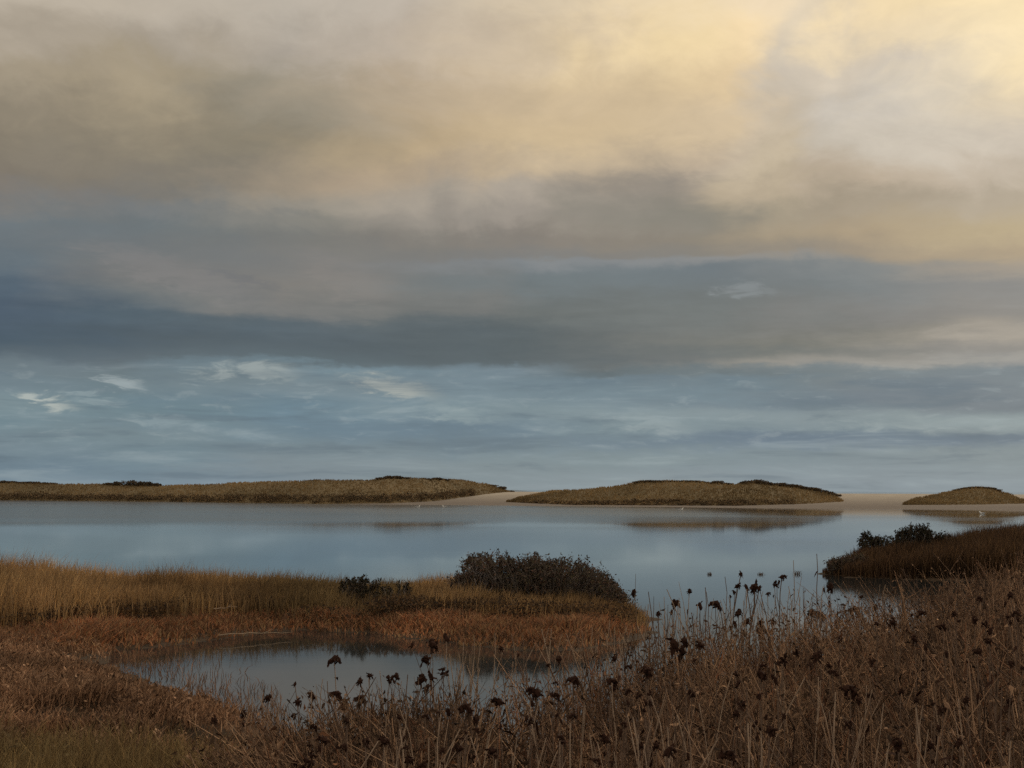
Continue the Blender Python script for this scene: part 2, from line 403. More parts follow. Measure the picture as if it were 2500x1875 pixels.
# ------------------------------------------------------------------ near land
LAND = [gp(0, 1456), gp(400, 1460), gp(800, 1458), gp(1000, 1461), gp(1200, 1463), gp(1420, 1474), gp(1540, 1494), gp(1597, 1516),
        gp(1592, 1540), gp(1500, 1570), gp(1400, 1586), gp(1300, 1590), gp(1120, 1578), gp(1000, 1558), gp(830, 1542), gp(700, 1538), gp(560, 1554),
        gp(400, 1576), gp(290, 1588), gp(215, 1606), gp(255, 1640), gp(350, 1668), gp(440, 1696), gp(530, 1726), gp(640, 1748),
        ud(760, 11.4), ud(820, 10.5), ud(1000, 10.0), ud(1300, 11.5), ud(1600, 13.8), ud(2050, 16.6), ud(2350, 19.2), ud(2700, 22.2), ud(3500, 26),
        (70, 24), (70, -70), (-70, -70), (-70, 44), (-24, 39)]
CAPE = [gp(2005, 1401), gp(2060, 1409), gp(2150, 1414), gp(2300, 1416), gp(2500, 1418), gp(3500, 1420), (90, 52), (90, 80), (50, 74),
        ud(2700, 70), ud(2350, 66), ud(2180, 61), ud(2080, 56), ud(2020, 52.5)]
THICK = [ud(330, 9.6), ud(480, 9.9), ud(600, 9.9), ud(1000, 9.5), ud(1300, 11.0), ud(1600, 13.3), ud(2050, 16.1), ud(2350, 18.7), ud(2700, 21.7), ud(3500, 25.5),
         (70, 23), (70, -70), (-40, -70), (-6, 0), (-3.4, 5.5)]
def ground_z(X, Y):
    X = np.asarray(X, float); Y = np.asarray(Y, float)
    d = np.maximum(sdf(LAND, X, Y), sdf(CAPE, X, Y))
    d = d + 0.9 * (vnoise(X, Y, 0.8, 101) - 0.5) + 0.5 * (vnoise(X, Y, 2.3, 102) - 0.5)
    t = sdf(THICK, X, Y)
    nz = vnoise(X, Y, 0.7, 1) * 0.6 + vnoise(X, Y, 2.1, 2) * 0.4 - 0.5
    z = np.where(d > 0, 0.16 * smooth01(d, -0.2, 1.2) + 0.10 * smooth01(d, 1.5, 6) , np.maximum(-0.8, d * 0.22))
    z = z + 0.64 * smooth01(t, -0.7, 0.6) + 0.045 * np.clip(t, 0, 9)
    # shallow puddles in the low marsh on the left
    pud = smooth01(vnoise(X, Y, 0.55, 91) * 0.6 + vnoise(X, Y, 1.4, 92) * 0.4, 0.60, 0.72) * smooth01(Y, 11.5, 13) * (1 - smooth01(Y, 19, 21)) * (1 - smooth01(t, -2.5, -1.0)) * smooth01(-X, 0.0, 2.0)
    return z + 0.05 * nz * smooth01(d, -0.6, 0.8) - 0.30 * pud
gx = np.concatenate([np.linspace(-75, -26, 40), np.linspace(-25.5, 32, 190), np.linspace(33, 95, 45)])
gy = np.concatenate([np.linspace(-70, 1, 30), np.linspace(2, 46, 150), np.linspace(46.6, 84, 70)])
GX, GY = np.meshgrid(gx, gy)
GZ = ground_z(GX, GY)
nx, ny = len(gx), len(gy)
ii = (np.arange(ny - 1)[:, None] * nx + np.arange(nx - 1)[None]).ravel()
Q = np.stack([ii, ii + 1, ii + 1 + nx, ii + nx], 1)
me = raw_mesh('ground', np.stack([GX, GY, GZ], -1).reshape(-1, 3), Q, smooth=True)
M_MUD = mat('marsh_mud', (0.085, 0.058, 0.038), 0.85, var=0.5, scale=1.7, color2=(0.045, 0.034, 0.026), bump=0.5)
tag(link('ground', me, M_MUD), 'dark muddy ground of the marsh and bank', kind='structure')

def scatter(n, poly, inside=0.0, box=None, dens=None, dry=True):
    P = np.asarray(poly); lo, hi = P.min(0), P.max(0)
    if box: lo = np.maximum(lo, box[0]); hi = np.minimum(hi, box[1])
    out = []; tot = 0
    while tot < n:
        p = lo + rng.random((n * 2, 2)) * (hi - lo)
        # keep to what lies near the view
        k = (p[:, 1] > 2.5) & (np.abs(p[:, 0]) < p[:, 1] * 0.42 + 2.5)
        p = p[k]
        p = p[sdf(poly, p[:, 0], p[:, 1]) > inside]
        if dens is not None: p = p[rng.random(len(p)) < dens(p[:, 0], p[:, 1])]
        if dry: p = p[(ground_z(p[:, 0], p[:, 1]) > 0.0) | (rng.random(len(p)) < 0.10)]
        out.append(p); tot += len(p)
    return np.concatenate(out)[:n]
def blades(P, H, W, lean=0.25, tint=None, wind=(0.05, 0.0), droop=0.15):
    """curved tapering grass blades: one quad and one triangle each"""
    n = len(P); P = np.asarray(P, float)
    H = np.broadcast_to(H, (n,)); W = np.broadcast_to(W, (n,))
    a = rng.random(n) * 2 * math.pi; l = rng.random(n) * lean
    dv = np.stack([np.cos(a) * l + wind[0], np.sin(a) * l + wind[1]], 1)
    b = rng.random(n) * math.pi; wv = np.stack([np.cos(b), np.sin(b), b * 0], 1) * (W / 2)[:, None]
    mid = P + np.concatenate([dv * (H * 0.5)[:, None], (H * 0.58)[:, None]], 1)
    tipz = H * (1 - droop * rng.random(n))
    tip = P + np.concatenate([dv * (H * 1.35)[:, None], tipz[:, None]], 1)
    V = np.stack([P - wv, P + wv, mid + wv * 0.8, mid - wv * 0.8, tip], 1).reshape(-1, 3)
    o = np.arange(n)[:, None] * 5
    C = np.repeat(tint, 5, 0) if tint is not None else None
    return V, o + np.array([[0, 1, 2, 3]]), o + np.array([[3, 2, 4]]), C
def tints(n, cols, var=0.2, wts=None):
    c = np.asarray(cols, float); k = rng.choice(len(c), n, p=wts)
    return c[k] * (1 + var * (rng.random((n, 1)) * 2 - 1))
def with_z(p, dz=-0.02):
    return np.concatenate([p, (ground_z(p[:, 0], p[:, 1]) + dz)[:, None]], 1)

# ------------------------------------------------------------------ far beach and dunes
SH_U = np.array([-900, 0, 400, 800, 1300, 2000, 2500, 3400.])
SH_V = np.array([1216, 1221, 1225, 1230.5, 1235, 1242, 1245, 1252.])
SH = np.array([at_z(u, v)[:2] for u, v in zip(SH_U, SH_V)])
def shore_y(x): return np.interp(x, SH[:, 0], SH[:, 1])
def sand_z(x, y):
    s = y - shore_y(x)
    z = np.where(s < 0, np.maximum(-1.5, 0.05 * s), 0.45 * smooth01(s, 0, 26) + 1.95 * smooth01(s, 22, 78))
    return z * (1 - smooth01(s, 120, 200)) - 0.8 * smooth01(s, 150, 230) + 0.12 * (vnoise(x, y, 0.06, 5) - 0.5) * smooth01(s, 2, 30)
bx = np.linspace(-260, 260, 180); bs = np.concatenate([np.linspace(-14, 40, 60), np.linspace(42, 240, 50)])
BX, BS = np.meshgrid(bx, bs); BY = shore_y(BX) + BS
nx, ny = len(bx), len(bs)
ii = (np.arange(ny - 1)[:, None] * nx + np.arange(nx - 1)[None]).ravel()
me = raw_mesh('beach', np.stack([BX, BY, sand_z(BX, BY)], -1).reshape(-1, 3), np.stack([ii, ii + 1, ii + 1 + nx, ii + nx], 1), smooth=True)
def sand_material():
    m = mat('beach_sand', (0.47, 0.42, 0.355), 0.95, scale=0.25, color2=(0.41, 0.36, 0.305), bump=0.3)
    N, L = m.node_tree.nodes, m.node_tree.links
    p = N['Principled BSDF']; src = p.inputs['Base Color'].links[0].from_socket
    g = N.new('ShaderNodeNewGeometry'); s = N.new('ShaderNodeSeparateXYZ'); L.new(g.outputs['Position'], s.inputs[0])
    mr = N.new('ShaderNodeMapRange'); mr.inputs[1].default_value = 0.3; mr.inputs[2].default_value = 2.1  # damp sand low down; higher up the ramp also paints in the sunlit crest
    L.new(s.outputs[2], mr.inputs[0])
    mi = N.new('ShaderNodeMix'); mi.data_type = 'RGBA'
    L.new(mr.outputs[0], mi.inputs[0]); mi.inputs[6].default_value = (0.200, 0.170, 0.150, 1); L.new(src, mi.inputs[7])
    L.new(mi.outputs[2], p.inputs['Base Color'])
    return m
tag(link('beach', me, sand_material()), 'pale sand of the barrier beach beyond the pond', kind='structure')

M_DUNE = mat('dune_turf', (0.235, 0.178, 0.105), 0.95, scale=0.07, color2=(0.15, 0.118, 0.070), bump=0.4)
M_DGRASS = mat('dune_grass_blades', (0.30, 0.222, 0.126), 0.9, tint=True, scale=0.08, color2=(0.20, 0.155, 0.092), trans=0.5)
M_DSHRUB = mat('dune_shrub_leaves', (0.105, 0.078, 0.052), 0.9, tint=True, scale=0.5)
def sand_hit(u, v):
    d = ray(u, v); t = np.arange(200, 420, 0.5)
    p = np.array([0, 0, CAM_H]) + d * (t / d[1])[:, None]
    k = np.nonzero(p[:, 2] < sand_z(p[:, 0], p[:, 1]))[0]
    return p[k[0]] if len(k) else np.array([0, 0, CAM_H]) + d * (330 / d[1])
class Dune:
    def __init__(s, name, label, top, base, depth=20.0):
        us = np.linspace(top[0][0], top[-1][0], 90)
        tv = np.interp(us, *zip(*top)) + 3.0 * (vnoise(us, us * 0, 0.022, 55) - 0.5) + 2.0 * (vnoise(us, us * 0, 0.06, 56) - 0.5); bv = np.interp(us, *zip(*base))
        nt = 22; rows = []
        for i, (u, a, b) in enumerate(zip(us, tv, bv)):
            foot = sand_hit(u, b)
            d = ray(u, a)
            k = min(1.0, max(0.12, (b - a) / 30.0))
            yr = foot[1] + depth * k
            top_p = np.array([0, 0, CAM_H]) + d * (yr / d[1])
            end_y = yr + depth * 1.2 * k
            line = []
            for t in np.linspace(0, 1, nt):
                if t < 0.55:
                    q = t / 0.55; y = foot[1] + (yr - foot[1]) * q
                    z0 = foot[2] - 0.15; z = z0 + (top_p[2] - z0) * (0.55 * q ** 0.7 + 0.45 * q * q * (3 - 2 * q))
                else:
                    q = (t - 0.55) / 0.45; y = yr + (end_y - yr) * q
                    z = top_p[2] + (sand_z(0 * y + u * 0, y) * 0 + 0.2 - top_p[2]) * q * q * (3 - 2 * q)
                x = foot[0] + (top_p[0] - foot[0]) * (y - foot[1]) / max(yr - foot[1], 1e-3)
                z += 0.35 * (vnoise(x, y, 0.22, 9) - 0.5) * math.sin(math.pi * min(1, t / 0.55 * 0.5 + 0.0)) * k * (0.7 if t < 0.5 else 0.2)
                line.append((x, y, z))
            rows.append(line)
        s.G = np.array(rows)                          # columns x depth x 3
        n, m = s.G.shape[:2]
        ii = (np.arange(n - 1)[:, None] * m + np.arange(m - 1)[None]).ravel()
        s.o = link(name, raw_mesh(name, s.G.reshape(-1, 3), np.stack([ii, ii + m, ii + m + 1, ii + 1], 1), smooth=True), M_DUNE)
        tag(s.o, label, kind='structure')
    def pts(s, n, t0=0.0, t1=0.62, c0=0.0, c1=1.0):
        a = (c0 + rng.random(n) * (c1 - c0)) * (s.G.shape[0] - 1.001); b = (t0 + rng.random(n) * (t1 - t0)) * (s.G.shape[1] - 1.001)
        i, j = a.astype(int), b.astype(int); fa, fb = (a - i)[:, None], (b - j)[:, None]
        G = s.G
        return (G[i, j] * (1 - fa) + G[i + 1, j] * fa) * (1 - fb) + (G[i, j + 1] * (1 - fa) + G[i + 1, j + 1] * fa) * fb
    def grass(s, n, label, hmax=0.40):
        p = s.pts(n)
        pat = vnoise(p[:, 0], p[:, 1], 0.12, 31)[:, None]
        tn = tints(n, [(1, 0.95, 0.85), (0.88, 0.86, 0.8), (1.08, 0.95, 0.8)], 0.12) * (0.5 + 0.5 * pat + 0.5 * vnoise(p[:, 0] * 0.6, p[:, 1] * 2, 0.10, 35)[:, None])
        V, q, t, C = blades(p - [0, 0, 0.05], 0.15 + rng.random(n) * hmax, 0.10 + rng.random(n) * 0.16, 0.5, tn, (0.08, 0))
        g = Geo(); g.add(V, q, t, C)
        tag(link('dune_grass', g.mesh('dune_grass'), M_DGRASS), label, kind='stuff')
L_TOP = [(-500, 1176), (-200, 1172), (0, 1177), (100, 1180), (170, 1184), (280, 1184), (400, 1187), (500, 1184), (600, 1179), (700, 1176), (800, 1172), (900, 1174), (940, 1168), (990, 1167), (1060, 1169), (1120, 1171), (1160, 1177), (1200, 1184), (1225, 1192), (1244, 1200)]
L_BASE = [(-500, 1216.3), (0, 1221.2), (400, 1225.2), (800, 1230.4), (960, 1229), (1060, 1224), (1150, 1212), (1200, 1205), (1244, 1201)]
M_TOP = [(1236, 1224), (1270, 1213), (1310, 1206), (1350, 1199), (1450, 1195), (1520, 1185), (1560, 1177), (1600, 1175), (1650, 1175), (1700, 1176), (1790, 1182), (1840, 1179), (1880, 1184), (1950, 1191), (2000, 1199), (2040, 1211), (2058, 1224)]
M_BASE = [(1236, 1226), (1400, 1233), (1800, 1235), (1980, 1230), (2058, 1225)]
R_TOP = [(2204, 1232), (2230, 1219), (2280, 1209), (2340, 1194), (2380, 1189), (2420, 1192), (2460, 1204), (2490, 1218), (2530, 1228)]
R_BASE = [(2204, 1233), (2300, 1233), (2400, 1232), (2530, 1229)]
dl = Dune('dune_hill', 'long low grassy dune on the left of the sand gap', L_TOP, L_BASE)
dm = Dune('dune_hill', 'middle grassy dune with dark scrub along its crest', M_TOP, M_BASE)
dr = Dune('dune_hill', 'small rounded grassy dune on the pale sand at far right', R_TOP, R_BASE, 16)
dl.grass(26000, 'dry tan grass covering the long left dune')
dm.grass(15000, 'dry olive tan grass covering the middle dune')
dr.grass(6000, 'dry tan grass covering the small right dune')

def leaf_cards(c, r, n, size, geo, tint, shell=0.45, flat=1.0):
    """leaf-sized quads spread through an ellipsoid"""
    d = rng.normal(size=(n, 3)); d /= np.linalg.norm(d, axis=1)[:, None]
    rr = shell + (1 - shell) * rng.random((n, 1)) ** 0.6
    p = np.asarray(c) + d * rr * np.asarray(r)
    a = rng.normal(size=(n, 3)); a /= np.linalg.norm(a, axis=1)[:, None]
    b = np.cross(a, rng.normal(size=(n, 3))); b /= np.linalg.norm(b, axis=1)[:, None]
    s = size * (0.6 + 0.8 * rng.random((n, 1)))
    V = np.stack([p - a * s, p + b * s * 0.5, p + a * s, p - b * s * 0.5], 1).reshape(-1, 3)
    geo.add(V, np.arange(n)[:, None] * 4 + np.array([[0, 1, 2, 3]]), None, np.repeat(tint, 4, 0))
M_BARK = mat('twig_bark', (0.15, 0.125, 0.11), 0.9, tint=True, var=0.3, scale=20)
def far_shrub(dune, u0, u1, vtop, label, hs, depth_t=0.55):
    """dark scrub on a dune: stems and a leafy crown made of clumps"""
    us = np.linspace(u0, u1, max(3, int((u1 - u0) / 9)))
    lo, hi = dune.G[0, 0], dune.G[-1, 0]
    j = int(depth_t * (dune.G.shape[1] - 1))
    line = dune.G[:, j]
    base = []
    for u in us:
        d = ray(u, 1190); i = np.argmin(np.abs(line[:, 0] / line[:, 1] - d[0] / d[1])); base.append(line[i])
    base = np.array(base); mid = base[len(base) // 2]
    e = empty('dune_shrub', mid); st = Geo(); cr = Geo()
    for k, (u, b) in enumerate(zip(us, base)):
        q = k / (len(us) - 1); h = hs * (0.35 + 0.65 * math.sin(math.pi * (0.08 + 0.84 * q))) * (0.8 + 0.4 * rng.random())
        b = b - mid
        for _ in range(3):
            tip = b + [rng.normal() * 0.3, rng.normal() * 0.3, h * 0.8]
            tube(st, [b - [0, 0, 0.2], (b + tip) / 2 + rng.normal(size=3) * 0.06, tip], [0.05, 0.035, 0.015], 4)
        n = 260
        leaf_cards(b + [0, 0, h * 0.35], (1.35, 1.0, h * 0.55), n, 0.17, cr, tints(n, [(1, 1, 1), (0.7, 0.7, 0.7), (1.3, 1.2, 1.0)], 0.3), 0.2)
    tag(link('stems', st.mesh('stems'), M_BARK, e), kind='stuff'); link('crown', cr.mesh('crown'), M_DSHRUB, e)
    return tag(e, label, 'shrub', 'dark shrubs on the dunes')
far_shrub(dl, 272, 386, 1175, 'dark rounded shrub alone on the crest of the long left dune', 1.35)
far_shrub(dl, 60, 122, 1178, 'low dark shrub on the left dune crest near the picture edge', 0.55)
far_shrub(dl, -60, 40, 1178, 'low dark shrub on the left dune crest cut by the picture edge', 0.5)
far_shrub(dl, 935, 985, 1165, 'small olive shrub at the highest point of the left dune', 0.6)
far_shrub(dl, 1050, 1090, 1167, 'small olive shrub right of the highest point of the left dune', 0.5)
far_shrub(dl, 1205, 1242, 1190, 'little dark shrub at the tip of the left dune by the sand gap', 0.7)
far_shrub(dm, 1555, 1625, 1173, 'low dark shrub on the left shoulder of the middle dune crest', 0.3)
far_shrub(dm, 1640, 1720, 1173, 'flat dark shrub on the middle of the middle dune crest', 0.28)
far_shrub(dm, 1740, 1775, 1175, 'small pointed shrub between the flat ones on the middle dune', 0.6)
far_shrub(dm, 1820, 1885, 1175, 'tallest dark shrub on the middle dune crest', 0.95)
far_shrub(dm, 1890, 1960, 1184, 'dark shrub on the falling crest of the middle dune', 0.8)
far_shrub(dm, 1962, 2042, 1194, 'dark shrub at the right end of the middle dune crest', 0.7)
far_shrub(dr, 2340, 2430, 1187, 'low tan brown shrub on top of the small right dune', 0.16)
def foot_scrub(dune, name, label, c0, c1, n, t0, t1, h):
    g = Geo(); p = dune.pts(n, t0, t1, c0, c1)
    keep = vnoise(p[:, 0], p[:, 1] * 3, 0.22, 77) > 0.22
    for b in p[keep]:
        k = 26; hh = h * (0.5 + rng.random() * 0.8)
        leaf_cards(b + [0, 0, hh * 0.4], (0.8, 0.5, hh * 0.55), k, 0.14, g, tints(k, [(1.3, 1.3, 1.2), (0.7, 0.7, 0.7), (2.2, 1.9, 1.5)], 0.3), 0.2)
    tag(link(name, g.mesh(name), M_DSHRUB), label, kind='stuff')
foot_scrub(dl, 'scrub_undergrowth', 'dark scrub band along the foot of the left dune', 0.22, 0.95, 1300, 0.02, 0.15, 1.0)
foot_scrub(dm, 'scrub_undergrowth', 'dark scrub band along the foot of the middle dune', 0.05, 0.85, 420, 0.0, 0.10, 0.6)

# ------------------------------------------------------------------ marsh plants on the island
ISL = [gp(-400, 1462), gp(0, 1459), gp(400, 1463), gp(800, 1461), gp(1000, 1464), gp(1200, 1466), gp(1420, 1478), gp(1540, 1497), gp(1590, 1517),
       gp(1584, 1538), gp(1500, 1568), gp(1400, 1584), gp(1300, 1588), gp(1120, 1576), gp(1000, 1556), gp(830, 1546), gp(700, 1542), gp(560, 1558),
       gp(400, 1580), gp(300, 1592), gp(0, 1610), gp(-400, 1610)]
M_REED = mat('golden_reed', (0.50, 0.325, 0.155), 0.85, tint=True, scale=0.6, color2=(0.38, 0.235, 0.118), trans=0.25)
M_RUST = mat('rust_marsh_plant', (0.44, 0.222, 0.122), 0.9, tint=True, scale=0.8, color2=(0.33, 0.175, 0.100), trans=0.2)
M_BROWN = mat('dead_stem', (0.35, 0.225, 0.147), 0.9, tint=True, scale=3.0, color2=(0.24, 0.152, 0.103), trans=0.15)
M_STRAW = mat('straw_grass', (0.30, 0.22, 0.105), 0.9, tint=True, scale=1.5, color2=(0.22, 0.155, 0.078), trans=0.2)
def imgu(x, y): return 1250 + F * x / y
# tall golden reeds along the back of the island
def reed_h(x, y):
    u = imgu(x, y)
    base = np.interp(u, [-400, 0, 180, 330, 420, 700, 900, 1000, 1100, 1250, 1400, 1580], [1.02, 0.98, 0.90, 0.66, 0.78, 0.64, 0.46, 0.50, 0.70, 0.52, 0.55, 0.30])
    return base * (0.72 + 0.34 * vnoise(x, y, 0.7, 12) + 0.28 * vnoise(x, y, 2.2, 13))
def reed_dens(x, y):
    u = imgu(x, y)
    front = np.interp(u, [-400, 0, 500, 820, 1000, 1580], [26.5, 27.5, 31.0, 32.0, 31.5, 30.5])
    return smooth01(y, front - 1.2, front + 1.2)
n = 62000
p = scatter(n, ISL, 0.05, dens=reed_dens)
h = reed_h(p[:, 0], p[:, 1]) * (0.65 + 0.5 * rng.random(n))
thin = rng.random(n) < 0.25
h = np.where(thin, h * 1.18, h)
pt = vnoise(p[:, 0], p[:, 1], 0.55, 3)[:, None]
tn = tints(n, [(1, 1, 1), (0.8, 0.8, 0.85), (1.15, 1.1, 1.0), (0.55, 0.55, 0.6)], 0.25) * (0.28 + 0.8 * pt ** 1.2 + 0.45 * vnoise(p[:, 0], p[:, 1], 1.7, 33)[:, None])
uu = imgu(p[:, 0], p[:, 1])[:, None]
olive = smooth01(uu, 450, 800) * (1 - smooth01(uu, 960, 1050))
tn = tn * (1 - olive * np.array([[0.45, 0.40, 0.40]]))
g = Geo(); g.add(*blades(with_z(p), h, np.where(thin, 0.010, 0.016 + 0.012 * rng.random(n)), 0.36, tn, (0.05, 0), 0.3))
tag(link('reed_grass', g.mesh('reed_grass'), M_REED), 'tall golden reeds along the back of the marsh island', kind='stuff')
# low rust coloured plants on the front of the island
n = 46000
p = scatter(n, ISL, -0.15, dens=lambda x, y: (1 - 0.85 * reed_dens(x, y)) * (0.3 + 0.7 * smooth01(sdf(LAND, x, y), -0.1, 0.9)))
h = (0.14 + 0.18 * rng.random(n)) * (0.6 + 0.8 * vnoise(p[:, 0], p[:, 1], 0.7, 8)) * (0.5 + 0.5 * smooth01(sdf(LAND, p[:, 0], p[:, 1]), 0.0, 1.2))
tn = tints(n, [(1, 1, 1), (0.75, 0.8, 0.85), (1.25, 1.05, 0.9), (0.5, 0.55, 0.6), (1.1, 1.3, 1.2)], 0.25) * (0.65 + 0.65 * vnoise(p[:, 0], p[:, 1], 0.45, 4)[:, None])
g = Geo(); g.add(*blades(with_z(p), h, 0.02 + 0.025 * rng.random(n), 0.8, tn))
tag(link('marsh_plants', g.mesh('marsh_plants'), M_RUST), 'low rust red marsh plants along the front of the island', kind='stuff')
n = 15000
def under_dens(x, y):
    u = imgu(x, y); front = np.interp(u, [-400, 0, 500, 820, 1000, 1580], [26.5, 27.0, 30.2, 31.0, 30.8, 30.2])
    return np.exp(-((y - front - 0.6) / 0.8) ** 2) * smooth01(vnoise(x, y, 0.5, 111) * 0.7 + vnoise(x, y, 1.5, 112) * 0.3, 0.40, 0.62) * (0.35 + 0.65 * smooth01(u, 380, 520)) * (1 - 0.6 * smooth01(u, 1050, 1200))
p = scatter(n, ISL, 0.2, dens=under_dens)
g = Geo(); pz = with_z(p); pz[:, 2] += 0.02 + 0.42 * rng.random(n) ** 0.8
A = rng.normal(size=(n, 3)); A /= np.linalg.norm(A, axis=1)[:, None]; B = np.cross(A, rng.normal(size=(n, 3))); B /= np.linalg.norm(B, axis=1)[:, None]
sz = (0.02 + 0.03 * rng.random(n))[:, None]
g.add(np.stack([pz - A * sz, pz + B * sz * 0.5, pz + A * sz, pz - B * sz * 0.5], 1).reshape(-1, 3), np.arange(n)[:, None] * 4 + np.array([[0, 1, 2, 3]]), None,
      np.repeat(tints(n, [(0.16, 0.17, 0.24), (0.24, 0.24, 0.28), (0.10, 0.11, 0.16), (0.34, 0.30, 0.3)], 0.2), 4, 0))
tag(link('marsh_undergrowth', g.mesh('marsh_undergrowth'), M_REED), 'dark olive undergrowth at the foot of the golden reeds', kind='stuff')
# left marsh between the island and the near bank
MARSH = [gp(-400, 1606), gp(0, 1604), gp(280, 1590), gp(220, 1608), gp(258, 1642), gp(353, 1670), gp(443, 1698), gp(533, 1728), gp(643, 1750), ud(760, 11.2), ud(720, 9.9), ud(640, 9.5), (-3.0, 6.5), (-6.5, 4), (-16, 12), (-16, 22)]
n = 70000
p = scatter(n, MARSH, -0.25, dens=lambda x, y: (0.65 + 0.35 * smooth01(vnoise(x, y, 0.9, 41), 0.30, 0.55)) * (0.12 + 0.88 * smooth01(sdf(LAND, x, y), -0.3, 1.8)))
yel = smooth01(14.6 - p[:, 1] - 0.25 * (p[:, 0] + 4), -0.8, 1.0)[:, None]
h = (0.18 + 0.22 * rng.random(n)) * (0.8 + 0.4 * vnoise(p[:, 0], p[:, 1], 0.8, 18)) * (0.45 + 0.55 * smooth01(sdf(LAND, p[:, 0], p[:, 1]), 0.0, 2.2))
tn = tints(n, [(0.80, 0.92, 1.0), (0.55, 0.64, 0.74), (1.0, 1.12, 1.2), (0.34, 0.38, 0.44), (1.25, 1.5, 1.7)], 0.25) * (0.65 + 0.65 * vnoise(p[:, 0], p[:, 1], 0.6, 6)[:, None])
tn = tn * (1 - yel) + yel * tints(n, [(0.62, 0.9, 0.85), (0.48, 0.68, 0.66), (0.75, 1.05, 1.0)], 0.2)
g = Geo(); g.add(*blades(with_z(p), h, 0.010 + 0.016 * rng.random(n), 0.75, tn))
pz = with_z(p)[::2]; k = len(pz); pz[:, 2] += h[::2] * (0.4 + 0.6 * rng.random(k))
A = rng.normal(size=(k, 3)); A /= np.linalg.norm(A, axis=1)[:, None]; B = np.cross(A, rng.normal(size=(k, 3))); B /= np.linalg.norm(B, axis=1)[:, None]
sz = (0.014 + 0.028 * rng.random(k))[:, None]
g.add(np.stack([pz - A * sz, pz + B * sz * 0.5, pz + A * sz, pz - B * sz * 0.5], 1).reshape(-1, 3), np.arange(k)[:, None] * 4 + np.array([[0, 1, 2, 3]]), None, np.repeat(tn[::2] * (0.4 + 0.9 * rng.random((k, 1))), 4, 0))
tag(link('marsh_plants', g.mesh('marsh_plants'), M_RUST), 'low brown marsh plants left of the small pool', kind='stuff')
n = 2400
p = scatter(n, [gp(270, 1600), gp(420, 1585), gp(560, 1620), gp(700, 1700), ud(660, 10.2), ud(540, 11), gp(480, 1690), gp(330, 1634)], 0.0,
            dens=lambda x, y: np.exp(-np.clip(-sdf(LAND, x, y), 0, 9) * 1.6), dry=False)
g = Geo(); g.add(*blades(np.concatenate([p, np.full((n, 1), -0.05)], 1), 0.08 + 0.18 * rng.random(n), 0.008 + 0.008 * rng.random(n), 0.7, tints(n, [(0.6, 0.65, 0.7), (0.4, 0.45, 0.5), (0.9, 1.0, 1.1)], 0.2)))
tag(link('marsh_grass', g.mesh('marsh_grass'), M_RUST), 'sparse grass blades standing in the shallow edge of the pool', kind='stuff')
# straw grass at the lower left
n = 34000
p = scatter(n, MARSH, 0.0, dens=lambda x, y: smooth01(15.0 - y - 0.25 * (x + 4), -0.8, 1.8))
tn = tints(n, [(1, 1, 1), (0.75, 0.75, 0.75), (1.2, 1.1, 1.0), (0.55, 0.5, 0.5)], 0.2)
g = Geo(); g.add(*blades(with_z(p), 0.25 + 0.35 * rng.random(n), 0.006 + 0.007 * rng.random(n), 0.55, tn))
tag(link('straw_grass', g.mesh('straw_grass'), M_STRAW), 'yellowish straw grass at the lower left corner', kind='stuff')
# cape reeds at the right
def cape_h(x, y): return (0.72 + 0.52 * smooth01(imgu(x, y), 2080, 2480)) * (0.50 + 0.50 * vnoise(x, y, 0.5, 15) + 0.45 * vnoise(x, y, 1.6, 16)) * smooth01(imgu(x, y), 1985, 2090)
n = 60000
p = scatter(n, CAPE, 0.0, box=((0, 40), (38, 72)))
h = cape_h(p[:, 0], p[:, 1]) * (0.6 + 0.5 * rng.random(n)) + 0.12
pt = vnoise(p[:, 0], p[:, 1], 0.4, 23)[:, None]
tn = tints(n, [(0.25, 0.23, 0.26), (0.18, 0.16, 0.19), (0.37, 0.33, 0.33), (0.11, 0.105, 0.13)], 0.25) * (0.5 + 0.8 * pt)
g = Geo(); g.add(*blades(with_z(p), h, 0.020 + 0.022 * rng.random(n), 0.35, tn))
tag(link('reed_grass', g.mesh('reed_grass'), M_REED), 'dull brown reeds covering the cape at the right', kind='stuff')

